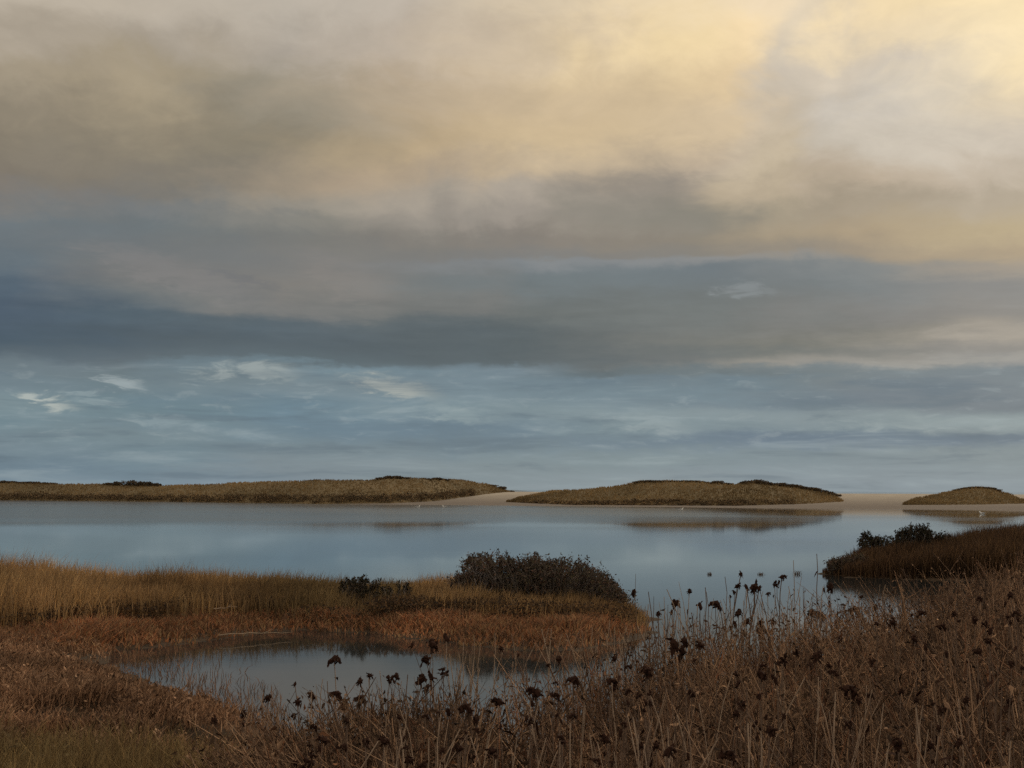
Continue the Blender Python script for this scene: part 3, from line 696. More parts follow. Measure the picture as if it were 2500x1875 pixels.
# ------------------------------------------------------------------ shrubs
M_LEAF = mat('shrub_leaves', (0.105, 0.074, 0.056), 0.85, tint=True, scale=2.0, color2=(0.070, 0.056, 0.046), trans=0.1)
M_LEAFD = mat('dark_evergreen_leaves', (0.034, 0.029, 0.020), 0.8, tint=True, scale=2.0)
def shrub(label, u0, u1, vt, D, nst, leaf, mleaf, profile, group, bark=(1, 1, 1), nleaf=10, zbase=None, clump=0.12, twigs=3):
    """upright many-stemmed shrub: stems fan out, each ends in an upright leafy clump.
    profile: list of (q across, height share)"""
    um = (u0 + u1) / 2
    b = at_depth(um, 1400, D); gz = float(ground_z(np.array([b[0]]), np.array([b[1]]))[0]) if zbase is None else zbase
    H = at_depth(um, vt, D)[2] - gz; Wd = (u1 - u0) / F * D
    e = empty('shrub', (b[0], b[1], gz)); st = Geo(); cr = Geo()
    pq, ph = zip(*profile)
    ncl = max(6, int(nst / 7)); cq = rng.random(ncl); cdy = (rng.random(ncl) - 0.5) * min(Wd, 2.4); ch = 0.84 + 0.20 * rng.random(ncl)
    for k in range(nst):
        c_ = rng.integers(ncl); q = float(np.clip(cq[c_] + rng.normal() * 0.13 / Wd, 0, 1)); dy = cdy[c_] + rng.normal() * 0.12
        edge = math.sqrt(max(0.05, 1 - (dy / (min(Wd, 2.4) * 0.55)) ** 2))
        hh = H * np.interp(q, pq, ph) * (0.45 + 0.55 * edge) * ch[c_] * (0.90 + 0.12 * rng.random())
        x = (q - 0.5) * Wd
        if rng.random() < 0.35: hh *= 0.45 + 0.5 * rng.random()
        root = np.array([x * 0.55, dy * 0.6, -0.08]); tip = np.array([x, dy, hh])
        midp = root * 0.45 + tip * 0.55 + rng.normal(size=3) * 0.05 - np.array([x * 0.06, 0, 0])
        tube(st, [root, midp, tip], [0.022, 0.014, 0.006], 4, np.array(bark) * (0.7 + 0.6 * rng.random()))
        for _ in range(twigs):
            s = 0.4 + 0.55 * rng.random(); a = root + (tip - root) * s
            t2 = a + np.array([rng.normal() * 0.10, rng.normal() * 0.10, 0.12 + 0.16 * rng.random()])
            t2[2] = min(t2[2], hh * 1.02)
            tube(st, [a, t2], [0.009, 0.004], 3, np.array(bark) * (0.7 + 0.8 * rng.random()))
            leaf_cards(t2, (clump * 0.6, clump * 0.6, clump), nleaf // 2, leaf, cr, tints(nleaf // 2, [(1, 1, 1), (0.6, 0.65, 0.7), (1.5, 1.2, 1.1), (1.2, 1.3, 0.9)], 0.3), 0.1)
        leaf_cards(tip - [0, 0, clump * 0.8], (clump * 0.6, clump * 0.6, clump), nleaf, leaf, cr, tints(nleaf, [(1, 1, 1), (0.6, 0.65, 0.7), (1.6, 1.2, 1.1), (1.2, 1.3, 0.9)], 0.3), 0.1)
    tag(link('stems', st.mesh('stems'), M_BARK, e), kind='stuff'); link('crown', cr.mesh('crown'), mleaf, e)
    return tag(e, label, 'shrub', group)
shrub('large dense dark brown shrub rising above the marsh island', 1130, 1532, 1352, 34.0, 640, 0.030, M_LEAF,
      [(0, 0.93), (0.08, 1.0), (0.3, 0.97), (0.5, 1.0), (0.65, 0.97), (0.8, 0.84), (0.92, 0.58), (1, 0.30)], 'shrubs on the marsh island', nleaf=14)
shrub('lower brown shrub leaning on the left side of the large shrub', 1065, 1165, 1386, 33.6, 110, 0.028, M_LEAF,
      [(0, 0.5), (0.3, 0.8), (0.6, 1.0), (1, 0.9)], 'shrubs on the marsh island', nleaf=10)
shrub('bare pale grey twiggy shrub at the upper left of the large shrub', 1138, 1212, 1352, 33.7, 46, 0.016, M_LEAF,
      [(0, 0.95), (0.5, 1.0), (1, 0.9)], 'shrubs on the marsh island', bark=(2.2, 2.3, 2.5), nleaf=3)
shrub('small flat topped dark shrub standing in the golden reeds', 826, 925, 1402, 33.4, 60, 0.030, M_LEAFD,
      [(0, 0.92), (0.3, 0.98), (0.6, 1.0), (1, 0.95)], 'shrubs on the marsh island', nleaf=20, twigs=1, clump=0.08)
shrub('low thin shrub between the flat topped one and the large one', 930, 1002, 1416, 33.4, 34, 0.028, M_LEAFD,
      [(0, 0.9), (0.4, 0.85), (0.8, 1.0), (1, 0.9)], 'shrubs on the marsh island', nleaf=14, twigs=1, clump=0.07)
shrub('small dark shrub at the left end of the cape crest', 2105, 2170, 1294, 56.0, 70, 0.045, M_LEAFD,
      [(0, 0.8), (0.2, 1.0), (0.4, 0.86), (1, 0.86)], 'dark shrubs on the cape', nleaf=16)
shrub('tallest dark shrub on the cape crest with a bare twiggy top', 2172, 2276, 1274, 57.0, 130, 0.045, M_LEAFD,
      [(0, 0.62), (0.2, 0.78), (0.45, 0.92), (0.7, 1.0), (0.85, 0.95), (1, 0.75)], 'dark shrubs on the cape', nleaf=16)
shrub('low rounded dark shrub right of the tallest one on the cape', 2276, 2342, 1300, 57.0, 70, 0.045, M_LEAFD,
      [(0, 0.7), (0.3, 1.0), (0.8, 0.97), (1, 0.75)], 'dark shrubs on the cape', nleaf=16)
shrub('dark shrub on the cape cut by the right picture edge', 2484, 2560, 1284, 58.0, 80, 0.045, M_LEAFD,
      [(0, 0.75), (0.3, 1.0), (1, 1.0)], 'dark shrubs on the cape', nleaf=16)
shrub('dark twiggy bush at the water end of the cape', 2018, 2110, 1352, 51.0, 110, 0.035, M_LEAF,
      [(0, 0.55), (0.25, 0.8), (0.6, 0.95), (1, 1.0)], 'dark shrubs on the cape', nleaf=10)
for u0, u1, vt, lab in ((2050, 2135, 1372, 'low dark bush on the cape shore just right of its tip'), (2128, 2205, 1366, 'dark round bush on the cape shore below the small crest shrub'),
                        (2212, 2300, 1374, 'wide low dark bush on the cape shore below the tallest shrub'), (2310, 2370, 1362, 'brown bush on the cape shore below the low rounded shrub'),
                        (2390, 2480, 1368, 'dark bush on the cape shore nearest the right picture edge')):
    shrub(lab, u0, u1, vt, 50.6 + rng.random(), 60, 0.038, M_LEAF, [(0, 0.5), (0.3, 0.95), (0.7, 1), (1, 0.6)], 'bushes along the cape shore', nleaf=10)
for k in range(9):
    u = 2330 + k * 20 + rng.random() * 12
    shrub('thin upright sapling in the row along the cape skyline', u, u + 12 + rng.random() * 8, 1306 + rng.random() * 12 - k * 1.5, 56 + rng.random() * 3, 7, 0.04, M_LEAF,
          [(0, 0.8), (0.5, 1), (1, 0.8)], 'saplings along the cape skyline', nleaf=8)
# grass tufts standing in the open water
for (u, v, w, hpx, lab) in ((1733, 1403, 22, 12, 'tiny dark grass tuft alone in the open water'),
                            (1857, 1403, 34, 12, 'wider dark grass tuft in the water, middle of the three'),
                            (1945, 1402, 40, 16, 'dark grass tuft in the water nearest the cape')):
    c = at_z(u, v); nb = 46; s = c[1] / F
    pp = np.stack([rng.normal(size=nb) * w * s * 0.13, rng.normal(size=nb) * 0.06, np.full(nb, -0.06)], 1)
    g = Geo(); g.add(*blades(pp, hpx * s * (0.3 + 0.5 * rng.random(nb)) + 0.05, 0.014, 0.6, tints(nb, [(0.3, 0.3, 0.35), (0.22, 0.22, 0.26)], 0.2)))
    o = link('grass_tuft', g.mesh('grass_tuft'), M_REED); o.location = (c[0], c[1], 0)
    tag(o, lab, 'grass tuft', 'grass tufts in the water')
# pale driftwood at the pool edge
M_WOOD = mat('bleached_wood', (0.34, 0.25, 0.18), 0.9, var=0.25, scale=14, bump=0.4)
for (u0, v0, u1, v1, lab) in ((535, 1551, 715, 1543, 'long thin bleached driftwood branch at the far edge of the pool'),
                              (520, 1524, 578, 1522, 'short bleached driftwood stick lying in the rust marsh plants')):
    a, b = at_z(u0, v0, 0.12), at_z(u1, v1, 0.10)
    if v0 < 1530: a[2] = b[2] = 0.45
    t = np.linspace(0, 1, 8)[:, None]; pts = a * (1 - t) + b * t; pts[1:-1] += rng.normal(size=(6, 3)) * [0.0, 0.02, 0.012]
    g = Geo(); o0 = pts[0].copy(); tube(g, pts - o0, np.linspace(0.011, 0.005, 8), 6); tube(g, [pts[4] - o0, pts[5] - o0 + [0.05, -0.12, 0.08]], [0.010, 0.004], 5)
    o = link('driftwood_branch', g.mesh('driftwood_branch', True), M_WOOD); o.location = tuple(o0)
    tag(o, lab, 'driftwood', 'driftwood by the pool')

# ------------------------------------------------------------------ gulls
M_GULL = mat('white_plumage', (0.85, 0.84, 0.82), 0.7, var=0.05); M_GREY = mat('grey_plumage', (0.45, 0.46, 0.48), 0.7, var=0.1); M_BEAK = mat('yellow_beak', (0.6, 0.42, 0.08), 0.5, var=0.1)
def gull_meshes():
    sec = [(-0.26, 0.10, 0.008), (-0.20, 0.095, 0.03), (-0.10, 0.08, 0.075), (0.0, 0.07, 0.095), (0.09, 0.08, 0.088), (0.15, 0.12, 0.06), (0.175, 0.17, 0.042), (0.19, 0.215, 0.046), (0.215, 0.235, 0.044), (0.245, 0.23, 0.030), (0.262, 0.222, 0.008)]
    g = Geo(); P = [(x, 0, z) for x, z, r in sec]; tube(g, P, [r for _, _, r in sec], 10)
    body = g.mesh('gull_body', True)
    w = []
    for s in (-1, 1):
        g = Geo(); P = [(0.10, s * 0.075, 0.12), (0.02, s * 0.095, 0.13), (-0.10, s * 0.085, 0.125), (-0.24, s * 0.04, 0.125), (-0.32, s * 0.015, 0.13)]
        tube(g, P, [0.012, 0.034, 0.032, 0.016, 0.004], 6); w.append(g.mesh('gull_wing', True))
    g = Geo(); tube(g, [(0.25, 0, 0.225), (0.285, 0, 0.222), (0.305, 0, 0.212)], [0.012, 0.008, 0.002], 5)
    return body, w, g.mesh('gull_beak', True)
gb, gw, gk = gull_meshes()
for (u, v, rz, lab) in ((1020, 1239, 0.3, 'white gull on the water left of the pair below the left dune'), (1085, 1239, 2.6, 'white gull on the water right of the pair below the left dune'),
                        (1662, 1246, 0.2, 'white gull alone on the water below the middle dune'), (2398, 1255, 3.0, 'white gull alone on the water below the small right dune')):
    c = at_z(u, v); e = empty('gull', (c[0], c[1], -0.03)); e.rotation_euler = (0, 0, rz); e.scale = (1.6,) * 3
    tag(e, lab, 'gull', 'gulls on the pond')
    link('body', gb, M_GULL, e); link('wing', gw[0], M_GREY, e); link('wing', gw[1], M_GREY, e); link('beak', gk, M_BEAK, e)

# ------------------------------------------------------------------ the brown thicket in front
def thicket_h(x, y):
    t = sdf(THICK, x, y)
    u = imgu(x, np.maximum(y, 0.5))
    h = 1.10 + 0.24 * (vnoise(x, y, 0.9, 51) - 0.5) - 0.18 * smooth01(t, 1.0, 6.0)
    h = h * (0.38 + 0.56 * smooth01(u, 330, 1000) + 0.06 * smooth01(u, 1000, 1500)) * (1 + 0.24 * smooth01(u, 2050, 2450))
    return h * (0.80 + 0.20 * smooth01(t, 0.0, 0.7))
def twig_mass(n, label, name, poly=THICK):
    P = with_z(scatter(n, poly, 0.0, box=((-8, 3.4), (16, 22)), dens=lambda x, y: np.clip(9.0 / y, 0.25, 1) ** 0.5), -0.05)
    Hh = thicket_h(P[:, 0], P[:, 1]) * (0.55 + 0.5 * rng.random(n) ** 0.8)
    # main stems as three-sided tubes of three rings
    a = rng.random(n) * 2 * math.pi; l = 0.62 * rng.random(n) ** 1.3
    lean = np.stack([np.cos(a) * l, np.sin(a) * l, np.zeros(n)], 1)
    p0 = P; p1 = P + lean * (Hh * 0.45)[:, None] + np.stack([rng.normal(size=n) * 0.02, rng.normal(size=n) * 0.02, Hh * 0.55], 1)
    p2 = P + lean * (Hh * 1.2)[:, None] + np.stack([rng.normal(size=n) * 0.04, rng.normal(size=n) * 0.04, Hh], 1)
    r = 0.0032 + 0.0026 * rng.random(n) + 0.004 * (rng.random(n) < 0.15)
    base = tints(n, [(1.2, 1.15, 1.1), (0.8, 0.76, 0.75), (1.75, 1.65, 1.5), (0.5, 0.45, 0.43), (1.15, 0.85, 0.7)], 0.2, [0.3, 0.25, 0.15, 0.2, 0.1])
    base = base * (0.18 + 0.55 * vnoise(P[:, 0], P[:, 1], 0.8, 61) + 0.75 * vnoise(P[:, 0], P[:, 1], 3.0, 62) ** 2)[:, None]
    pale = rng.random(n) < 0.14; base[pale] = base[pale] * 0.3 + np.array([1.15, 1.12, 1.05])
    g = Geo()
    def tri_tube(pts, rad, C):
        m = len(pts[0]); k = len(pts); rings = []
        for q, pp in enumerate(pts):
            for j in range(3):
                an = j * 2.094 + 0.4
                rings.append(pp + np.stack([np.cos(an) * rad[q], np.sin(an) * rad[q], 0 * rad[q]], 1))
        V = np.stack(rings, 1).reshape(-1, 3); o = np.arange(m)[:, None] * (3 * k)
        Qs = [o + np.array([[q * 3 + j, q * 3 + (j + 1) % 3, q * 3 + 3 + (j + 1) % 3, q * 3 + 3 + j]]) for q in range(k - 1) for j in range(3)]
        g.add(V, np.concatenate(Qs), None, np.repeat(C, 3 * k, 0))
    tri_tube([p0, p1, p2], [r, r * 0.8, r * 0.4], base)
    tips = [p2]
    for _ in range(4):
        s = (0.4 + 0.5 * rng.random(n))[:, None]
        q0 = np.where(s < 0.55, p0 + (p1 - p0) * (s / 0.55), p1 + (p2 - p1) * ((s - 0.55) / 0.45))
        q1 = q0 + np.stack([rng.normal(size=n) * 0.15, rng.normal(size=n) * 0.15, Hh * (0.03 + 0.20 * rng.random(n))], 1)
        tri_tube([q0, q1], [r * 0.6, r * 0.35], base * (0.8 + 0.4 * rng.random((n, 1))))
        tips.append(q1)
    # crumpled dead leaves near tips and along stems
    for q, tp in enumerate(tips * 2):
        keep = rng.random(n) < 0.75
        c = tp[keep] - np.stack([rng.normal(size=keep.sum()) * 0.02, rng.normal(size=keep.sum()) * 0.02, 0.10 * rng.random(keep.sum()) * (1 if q < 5 else 4)], 1)
        m = len(c); A = rng.normal(size=(m, 3)); A[:, 2] -= 0.4; A /= np.linalg.norm(A, axis=1)[:, None]
        B = np.cross(A, rng.normal(size=(m, 3))); B /= np.linalg.norm(B, axis=1)[:, None]
        s = (0.010 + 0.026 * rng.random(m) ** 1.6)[:, None]
        Nn = np.cross(A, B) * s * 0.35
        V = np.stack([c, c + A * s * 0.7 + B * s * 0.36 + Nn, c + A * s * 1.7, c + A * s * 0.7 - B * s * 0.30 + Nn], 1).reshape(-1, 3)
        o = np.arange(m)[:, None] * 4
        g.add(V, None, np.concatenate([o + np.array([[0, 1, 2]]), o + np.array([[0, 2, 3]])]), np.repeat(base[keep] * (0.30 + 1.0 * rng.random((m, 1)) ** 1.5), 4, 0))
    tag(link(name, g.mesh(name), M_BROWN), label, kind='stuff')
twig_mass(10500, 'dense brown thicket of dead stems and leaves filling the near bank', 'thicket_undergrowth')
twig_mass(3000, 'brown twiggy growth on the bank in front of the small pool', 'thicket_undergrowth', [ud(360, 9.3), ud(480, 9.6), ud(600, 9.6), ud(1000, 9.3), ud(1150, 10.0), ud(1150, 5.0), ud(360, 5.5)])
n = 34000
p = scatter(n, THICK, 0.0, box=((-8, 3.4), (16, 22)))
tn = tints(n, [(0.7, 0.66, 0.64), (0.45, 0.41, 0.39), (1.3, 1.24, 1.15), (0.25, 0.22, 0.21)], 0.2, [0.35, 0.3, 0.12, 0.23]) * (0.55 + 0.7 * vnoise(p[:, 0], p[:, 1], 0.7, 71)[:, None])
g = Geo(); g.add(*blades(with_z(p), thicket_h(p[:, 0], p[:, 1]) * (0.30 + 0.55 * rng.random(n)), 0.005 + 0.010 * rng.random(n), 0.9, tn))
tag(link('dead_grass', g.mesh('dead_grass'), M_BROWN), 'dead brown grass growing up between the thicket stems', kind='stuff')

# ------------------------------------------------------------------ seed head stalks, one by one
M_HEAD = mat('withered_head', (0.040, 0.018, 0.012), 0.95, var=0.5, scale=40)
M_PALE = mat('pale_dry_stem', (0.36, 0.26, 0.19), 0.9, var=0.25, scale=25)
M_DARKSTEM = mat('brown_dry_stem', (0.17, 0.115, 0.085), 0.9, var=0.3, scale=25)
def head_mesh(seed, kind):
    """withered flower head about 1 unit across: a lumpy core with crumpled drooping bracts"""
    r = np.random.default_rng(seed); bm = bmesh.new()
    if kind == 'leaf':
        lobes = [((0, 0, 0), (0.26, 0.16, 0.5))]
    elif kind == 'droop':
        lobes = [((-0.25, 0, -0.05), (0.26, 0.22, 0.22)), ((0.1, 0.05, 0.1), (0.3, 0.25, 0.22)), ((0.3, 0, -0.1), (0.16, 0.16, 0.26))]
    elif kind == 'fork':
        lobes = [((-0.2, 0, 0.2), (0.17, 0.2, 0.32)), ((0.22, 0, 0.2), (0.2, 0.2, 0.25)), ((0, 0, -0.2), (0.15, 0.15, 0.25))]
    else:
        lobes = [((0, 0, 0), (0.33, 0.3, 0.3)), ((r.normal() * 0.15, 0, 0.22), (0.18, 0.18, 0.2)), ((0.2, 0.1, -0.1), (0.22, 0.2, 0.16))]
    for c, s in lobes:
        res = bmesh.ops.create_icosphere(bm, subdivisions=1, radius=1.0)
        for v in res['verts']:
            k = 0.72 + 0.55 * r.random()
            v.co = Vector((c[0] + v.co.x * s[0] * k * 0.86, c[1] + v.co.y * s[1] * k * 0.86, c[2] + v.co.z * s[2] * k * 0.9))
    for _ in range(20 if kind != 'leaf' else 6):
        c, s = lobes[r.integers(len(lobes))]
        d = r.normal(size=3); d /= np.linalg.norm(d)
        b = np.array(c) + d * np.array(s) * 0.5; t = b + d * (0.16 + 0.26 * r.random() ** 1.5) + [0, 0, -0.2 * r.random()]
        w = np.cross(d, r.normal(size=3)); w /= np.linalg.norm(w) + 1e-9; w *= 0.06 + 0.07 * r.random()
        mid = (b + t) / 2 + r.normal(size=3) * 0.05
        vs_ = [bm.verts.new(Vector(q)) for q in (b - w * 0.5, b + w * 0.5, mid + w, mid - w, t)]
        bm.faces.new((vs_[0], vs_[1], vs_[2], vs_[3])); bm.faces.new((vs_[3], vs_[2], vs_[4]))
    me = bpy.data.meshes.new('seed_head'); bm.to_mesh(me); bm.free(); me.materials.append(M_HEAD)
    return me
HEADS = {k: [head_mesh(i * 10 + j, k) for i in range(4)] for j, k in enumerate(('ball', 'droop', 'fork', 'leaf'))}
def leaf_mesh(seed):
    r = np.random.default_rng(seed); g = Geo()
    V = [(0, 0, 0), (0.3, 0.10, -0.05), (0.3, -0.10, -0.02), (0.7, 0.09, -0.25), (0.7, -0.07, -0.2), (1.0, 0.0, -0.6)]
    V = np.array(V) + r.normal(size=(6, 3)) * 0.03
    g.add(V, [(2, 1, 3, 4)], [(0, 1, 2), (4, 3, 5)]); me = g.mesh('dead_leaf'); me.materials.append(M_HEAD); return me
LEAVES = [leaf_mesh(i) for i in range(4)]
def shore_depth(u): return float(np.interp(u, [450, 500, 600, 1000, 1300, 1600, 2050, 2350, 2700], [8.6, 8.8, 9.5, 9.3, 10.8, 13.0, 15.8, 18.3, 21.2]))
def gz1(x, y): return float(ground_z(np.array([x]), np.array([y]))[0])
def stalk(u, v, size, kind='ball', bu=0, D=None, label=None, stem='dark', more=(), bend=0.0, name='seed_head_stalk', cat='dead plant', group=None, head=True, r0=0.0050, leaves=1):
    """one dead stalk whose tip is at photo pixel (u, v) and depth D; bu: how far the foot stands to the side (px);
    more: further heads on side branches (du, dv, size, kind)"""
    D = D or shore_depth(u) - 0.25
    tip = at_depth(u, v, D); fx = at_depth(u + bu, v, D)[0]
    foot = np.array([fx, D + rng.normal() * 0.04, 0.0]); foot[2] = gz1(foot[0], foot[1]) - 0.03
    e = empty(name if head else 'bare_stem', foot)
    tag(e, label, cat, group)
    t = np.linspace(0, 1, 9)[:, None]
    ctl = np.array([foot[0] + (tip[0] - foot[0]) * (0.25 + bend), foot[1] + rng.normal() * 0.05, foot[2] + (tip[2] - foot[2]) * 0.6])
    pts = foot * (1 - t) ** 2 + ctl * 2 * t * (1 - t) + tip * t ** 2
    pts[1:-1] += rng.normal(size=(7, 3)) * 0.006
    g = Geo(); s = D / F
    rr = np.linspace(r0, r0 * 0.55, 9) * (D / 11.0) ** 0.5
    tube(g, pts - foot, rr, 5)
    heads = [(tip, size, kind)] if head else []
    for (du, dv, sz, kd) in more:
        hp = at_depth(u + du, v + dv, D + rng.normal() * 0.04)
        i = int(np.clip(np.argmin(np.abs(pts[:, 2] - hp[2])) - 2, 2, 6)); a = pts[i]
        if a[2] > hp[2] - 0.02: a = pts[max(1, i - 2)]
        tube(g, [a - foot, (a * 0.45 + hp * 0.55) - foot + rng.normal(size=3) * 0.008, hp - foot], [rr[i] * 0.75, rr[i] * 0.6, rr[i] * 0.45], 4)
        if sz: heads.append((hp, sz, kd))
    so = link('stem', g.mesh('stem', True), M_PALE if stem == 'pale' else M_DARKSTEM, e)
    for hp, sz, kd in heads:
        o = link('seed_head', HEADS[kd][rng.integers(4)], None, e)
        o.location = tuple(hp - foot); k = sz * s * 1.12
        o.scale = (k * (0.9 + 0.2 * rng.random()), k, k * (0.85 + 0.25 * rng.random()))
        o.rotation_euler = (rng.normal() * 0.25, rng.normal() * 0.35, rng.normal() * 0.5 + (math.pi if rng.random() < 0.5 and kd != 'droop' else 0))
    for _ in range(leaves):
        i = rng.integers(3, 8); o = link('leaf', LEAVES[rng.integers(4)], None, so)
        o.location = tuple(pts[i] - foot); k = 0.035 + 0.05 * rng.random(); o.scale = (k, k, k); o.rotation_euler = (rng.normal() * 0.3, 0.3 + rng.normal() * 0.4, rng.random() * 6.28)
    return e
P1 = 'dark seed heads standing up against the small pool'
P2 = 'dark seed heads standing up against the open water'
def S1(*a, **k): stalk(*a, group=P1, **k)
def S2(*a, **k): stalk(*a, group=P2, **k)
S1(816, 1611, 32, 'droop', 58, bend=0.7, stem='pale', label='drooping seed head on a long curved pale stem over the pool')
S1(880, 1664, 24, 'ball', 26, label='small three pointed seed head on a slanting stem over the pool')
S1(902, 1650, 17, 'ball', 2, label='little round seed head on a straight stem over the pool')
S1(952, 1660, 26, 'fork', -8, more=[(16, -8, 20, 'ball')], label='two lobed seed head on an upright stem over the pool')
S1(1028, 1660, 36, 'ball', 26, more=[(24, -8, 28, 'leaf'), (14, 20, 30, 'leaf')], label='big V shaped cluster of seed heads over the pool')
S1(1040, 1612, 27, 'ball', 60, label='ragged seed head halfway up between the pool and the big cluster', more=[(-34, -36, 19, 'leaf')])
S1(1056, 1574, 36, 'ball', -14, label='high dark seed head against the far pool edge', more=[(0, 14, 18, 'leaf')])
S1(1089, 1557, 26, 'leaf', 30, label='upright leaf shaped seed head, highest beside the pool', stem='pale')
S1(1083, 1641, 23, 'fork', 6, label='small heart shaped seed head right of the big cluster')
S1(762, 1700, 24, 'ball', 12, label='seed head with shaggy stem at the left of the pool bank', more=[(-2, 24, 18, 'leaf')], stem='pale')
S1(819, 1697, 34, 'droop', -6, label='crooked winged seed head low at the pool edge')
S1(803, 1713, 14, 'ball', 3, label='tiny round seed head below the crooked winged one')
S1(842, 1723, 42, 'ball', 8, label='broad dome shaped seed head at the foot of the pool')
S1(878, 1707, 30, 'droop', -2, label='open cup shaped seed head beside the broad dome')
S1(720, 1671, 17, 'leaf', 24, label='small pointed seed head leaning left over the pool')
S1(655, 1704, 25, 'ball', -20, label='seed head on a thin stem near the left end of the bank')
S1(728, 1713, 20, 'ball', 4, label='round seed head just below the small pointed one')
S1(595, 1745, 24, 'ball', -4, label='shaggy seed head standing in the left thicket edge', more=[(-2, 24, 18, 'leaf')])
S1(523, 1758, 20, 'ball', 4, label='leftmost dark seed head of the thicket')
S1(716, 1748, 20, 'ball', 12, label='seed head sunk in the twigs below the pool')
S2(1548, 1447, 30, 'leaf', 20, label='leaf shaped seed head under a bare twig tip by the large shrub', more=[(4, -46, 0, ''), ])
S2(1648, 1474, 30, 'ball', -8, label='shaggy seed head right of the rust marsh tip', more=[(-8, 20, 18, 'leaf')])
S2(1683, 1444, 18, 'ball', -8, label='small top shaped seed head with a bare side twig', more=[(-26, -24, 0, '')], stem='pale')
S2(1709, 1479, 26, 'leaf', 14, label='narrow hanging seed head left of the bent one')
S2(1747, 1475, 30, 'droop', 14, label='bent over seed head on a dark stalk by the water', more=[(12, 12, 16, 'leaf')])
S2(1809, 1402, 16, 'ball', -44, label='long knotty stalk topped by a small twin seed head', more=[(-10, 30, 17, 'ball'), (-16, 44, 13, 'ball'), (-26, 54, 12, 'leaf')], r0=0.007)
S2(1842, 1436, 32, 'ball', -30, label='thick stalk with a bird shaped seed head', more=[(-20, -2, 20, 'leaf'), (12, 0, 20, 'leaf')], r0=0.011, bend=0.3)
S2(1874, 1450, 13, 'ball', 4, label='tiny round seed head on a thin upright stem', stem='pale')
S2(1909, 1409, 17, 'ball', -12, label='crooked double seed head on a straight tall stalk', more=[(-12, 16, 18, 'fork'), (-18, 20, 12, 'ball')], r0=0.007)
S2(2028, 1434, 28, 'ball', 8, label='seed head on arched forked stems near the cape', more=[(-16, 6, 14, 'leaf')])
S2(2100, 1458, 12, 'ball', 6, label='tiny round seed head against the cape reflection')
S2(1803, 1497, 26, 'ball', 4, label='round seed head below the thick stalk')
S2(1795, 1524, 22, 'leaf', 10, label='slanting leaf shaped seed head over the near water')
S2(1822, 1520, 24, 'ball', 2, label='seed head with a hanging tail over the near water', more=[(-6, 26, 26, 'leaf')])
S2(1857, 1541, 34, 'ball', 6, label='large ragged seed head low among the water stalks', more=[(-4, -18, 20, 'ball'), (6, 12, 24, 'leaf')])
S2(1886, 1519, 22, 'leaf', -2, label='two stacked narrow seed heads on one stem', more=[(-2, 24, 24, 'leaf')])
S2(1982, 1497, 26, 'ball', 2, label='tall oval seed head left of a bushy pair')
S2(2002, 1502, 22, 'ball', -4, label='bushy paired seed head at the right of the tall oval one', more=[(8, 4, 18, 'ball')])
S2(2086, 1490, 32, 'droop', 10, label='wide flat seed head below the cape reflection')
S2(2042, 1520, 20, 'ball', 14, label='seed head on a slanting stem under the wide flat one', more=[(8, -8, 14, 'leaf')])
S2(2138, 1482, 20, 'leaf', -8, label='ragged seed head just in front of the cape')
S2(1937, 1368, 0, '', 6, head=False, stem='pale', label='tall bare hooked pale stem over the water', more=[(20, 40, 0, '')])
S2(1994, 1352, 0, '', -3, head=False, label='tallest bare dark stem beside the cape', r0=0.006)
S2(1722, 1434, 0, '', 0, head=False, label='short bare upright stem over the water', r0=0.006)
S2(1770, 1408, 0, '', 6, head=False, label='thin bare stem left of the knotty stalk')
# heads inside the mass: depth follows from the thicket height
def mass_depth(u, v, extra=0.10):
    Ds = np.arange(4.2, shore_depth(u) - 0.2, 0.1)
    p_ = np.array([at_depth(u, v, D) for D in Ds])
    err = np.abs(p_[:, 2] - ground_z(p_[:, 0], p_[:, 1]) - thicket_h(p_[:, 0], p_[:, 1]) - extra)
    return float(Ds[np.argmin(err)])
MASS = [(1663,1580,54),(1577,1639,30),(1995,1602,36),(1914,1609,26),(2076,1684,40),(1859,1648,34),(2386,1591,26),(2413,1566,22),(2390,1462,20),(2467,1453,22),(2478,1499,24),
        (2359,1711,24),(2341,1815,30),(2192,1820,40),(1776,1842,42),(1631,1838,36),(1880,1783,34),(1798,1743,28),(1608,1499,16),(1134,1730,38),(1311,1693,34),(1355,1697,28),(1400,1660,34),
        (1495,1664,32),(1580,1637,34),(1365,1612,22),(1500,1607,20),(1219,1714,30),(1292,1760,28),(1119,1830,30),(938,1810,30),(998,1856,28),(846,1760,18),(892,1812,20),(1203,1833,28),
        (1480,1806,30),(1584,1718,22),(788,1806,28),(758,1856,32),(1223,1584,16),(975,1752,16),(1070,1740,14),(2232,1560,24),(2300,1530,22),(2180,1520,24),(2250,1496,20),(2330,1500,20)]
def place(u, v):
    vo = np.interp(u, [500, 700, 1000, 1300, 1600, 1900, 2200, 2500], [1760, 1735, 1660, 1620, 1540, 1490, 1470, 1430])
    q = (v - vo) / (1875 - vo)
    row = 'topping the thicket' if q < 0.12 else 'high in the thicket' if q < 0.4 else 'midway in the thicket' if q < 0.7 else 'low in the thicket'
    for lim, w in ((700, 'below the pool end'), (900, 'below mid pool'), (1060, 'below the flat topped shrub'), (1250, 'below the large shrub left side'), (1420, 'below the large shrub middle'),
                   (1560, 'below the large shrub right side'), (1720, 'below the rust marsh tip'), (1870, 'below the open water'), (2010, 'left of the cape'), (2160, 'below the cape tip'), (2300, 'below the tallest cape shrub')):
        if u < lim: return row + ', ' + w
    return row + ', at the right picture edge'
def mass_label(u, v, s, kind):
    return ('small ' if s < 20 else 'large ' if s > 33 else '') + {'ball': 'round', 'droop': 'drooping', 'fork': 'forked', 'leaf': 'narrow'}[kind] + ' dark seed head ' + place(u, v)
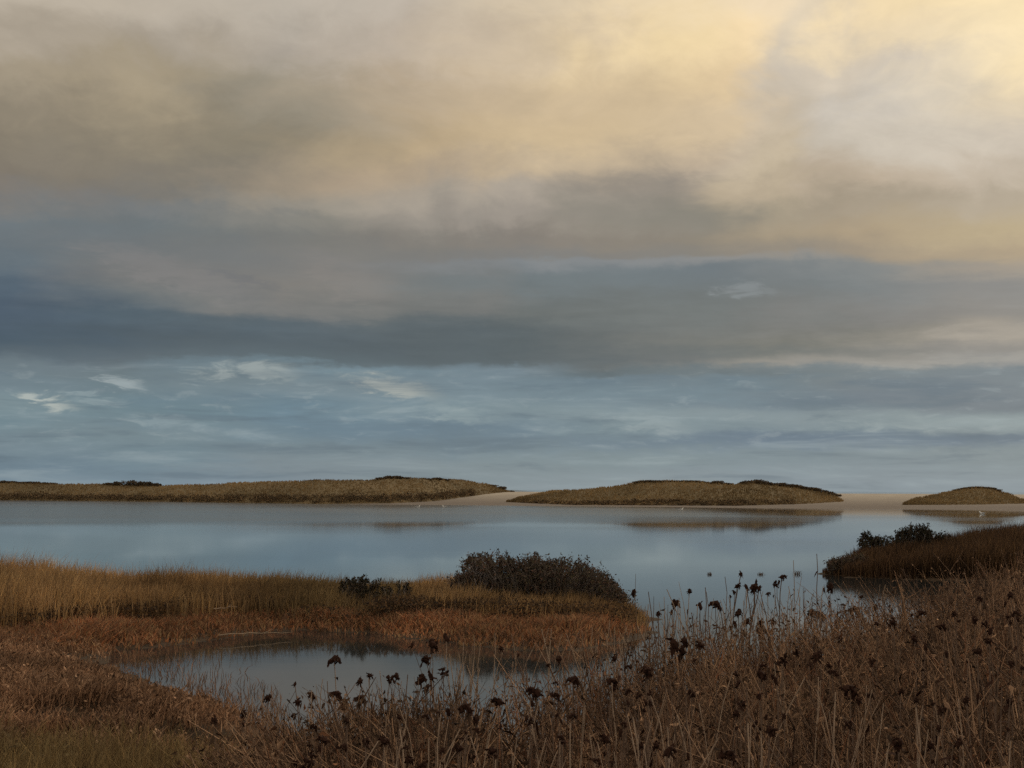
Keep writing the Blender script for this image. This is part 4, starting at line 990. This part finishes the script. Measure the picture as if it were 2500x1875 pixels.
MG = 'dark seed heads scattered through the thicket'
for u, v, s in MASS:
    kd = ('ball', 'ball', 'droop', 'fork')[rng.integers(4)]
    stalk(u, v, s, kd, rng.normal() * 14, D=mass_depth(u, v), label=mass_label(u, v, s, kd), group=MG, leaves=2,
          more=[(rng.normal() * 22, 6 + rng.random() * 22, s * (0.3 + 0.4 * rng.random()), ('leaf', 'ball')[rng.integers(2)]) for _ in range(rng.integers(0, 3))])
for k in range(85):
    u = 620 + 1880 * rng.random() ** 0.75
    vo = np.interp(u, [500, 700, 1000, 1300, 1600, 1900, 2200, 2500], [1790, 1770, 1700, 1660, 1580, 1530, 1510, 1480])
    v = vo + (1868 - vo) * rng.random()
    s = 12 + 14 * rng.random()
    kd = ('ball', 'leaf', 'fork', 'droop')[rng.integers(4)]
    stalk(u, v, s, kd, rng.normal() * 12, D=mass_depth(u, v, 0.04), label=mass_label(u, v, s, kd), group=MG, leaves=2)
# pale dry stems
PG = 'pale bare stems of the thicket'
for (u0, v0, u1, v1, lab) in ((2040, 1690, 1990, 1815, 'long pale broken stem slanting across the right thicket'), (2236, 1728, 2206, 1780, 'short bright pale stem slanting in the right thicket'),
                              (1545, 1750, 1645, 1818, 'pale stem lying over to the left in the near thicket'), (1826, 1765, 1802, 1850, 'forked pale stem near the bottom of the picture')):
    D = mass_depth(u0, v0, 0.12)
    stalk(u0, v0, 0, '', u1 - u0, D=D, head=False, stem='pale', label=lab, group=PG, leaves=0, r0=0.007, bend=0.1 * rng.normal(), more=[(rng.normal() * 16, -6, 0, '')])
def bare(n, us, vs_, wob=16, extra=0.18, shore=False, r0=0.0045):
    for _ in range(n):
        u = us[0] + (us[1] - us[0]) * rng.random(); lo, hi = (np.interp(u, us, q) for q in vs_)
        v = lo + (hi - lo) * rng.random()
        D = shore_depth(u) - 0.1 - 0.8 * rng.random() if shore else mass_depth(u, v, extra)
        bu = rng.normal() * wob; tone = 'pale' if rng.random() < 0.75 else 'dark'
        lab = tone + ' bare stem ' + ('leaning right ' if bu < -14 else 'leaning left ' if bu > 14 else 'upright ') + place(u, v)
        stalk(u, v, 0, '', bu, D=D, head=False, stem=tone, label=lab, group=PG, leaves=rng.integers(0, 2), r0=r0 * (0.7 + 0.6 * rng.random()), bend=rng.normal() * 0.3,
              more=[(rng.normal() * 18, 4 + rng.random() * 20, 0, '')] if rng.random() < 0.6 else [])
bare(62, (1580, 2100), ((1430, 1430), (1550, 1500)), 34, shore=True)
bare(50, (1080, 1560), ((1560, 1500), (1650, 1570)), 42, shore=True)
bare(16, (560, 1080), ((1700, 1600), (1750, 1680)), 34, shore=True)
bare(26, (2080, 2480), ((1430, 1400), (1520, 1490)), 34, shore=True)
bare(72, (900, 2480), ((1720, 1560), (1860, 1840)), 75, extra=0.10, r0=0.0052)
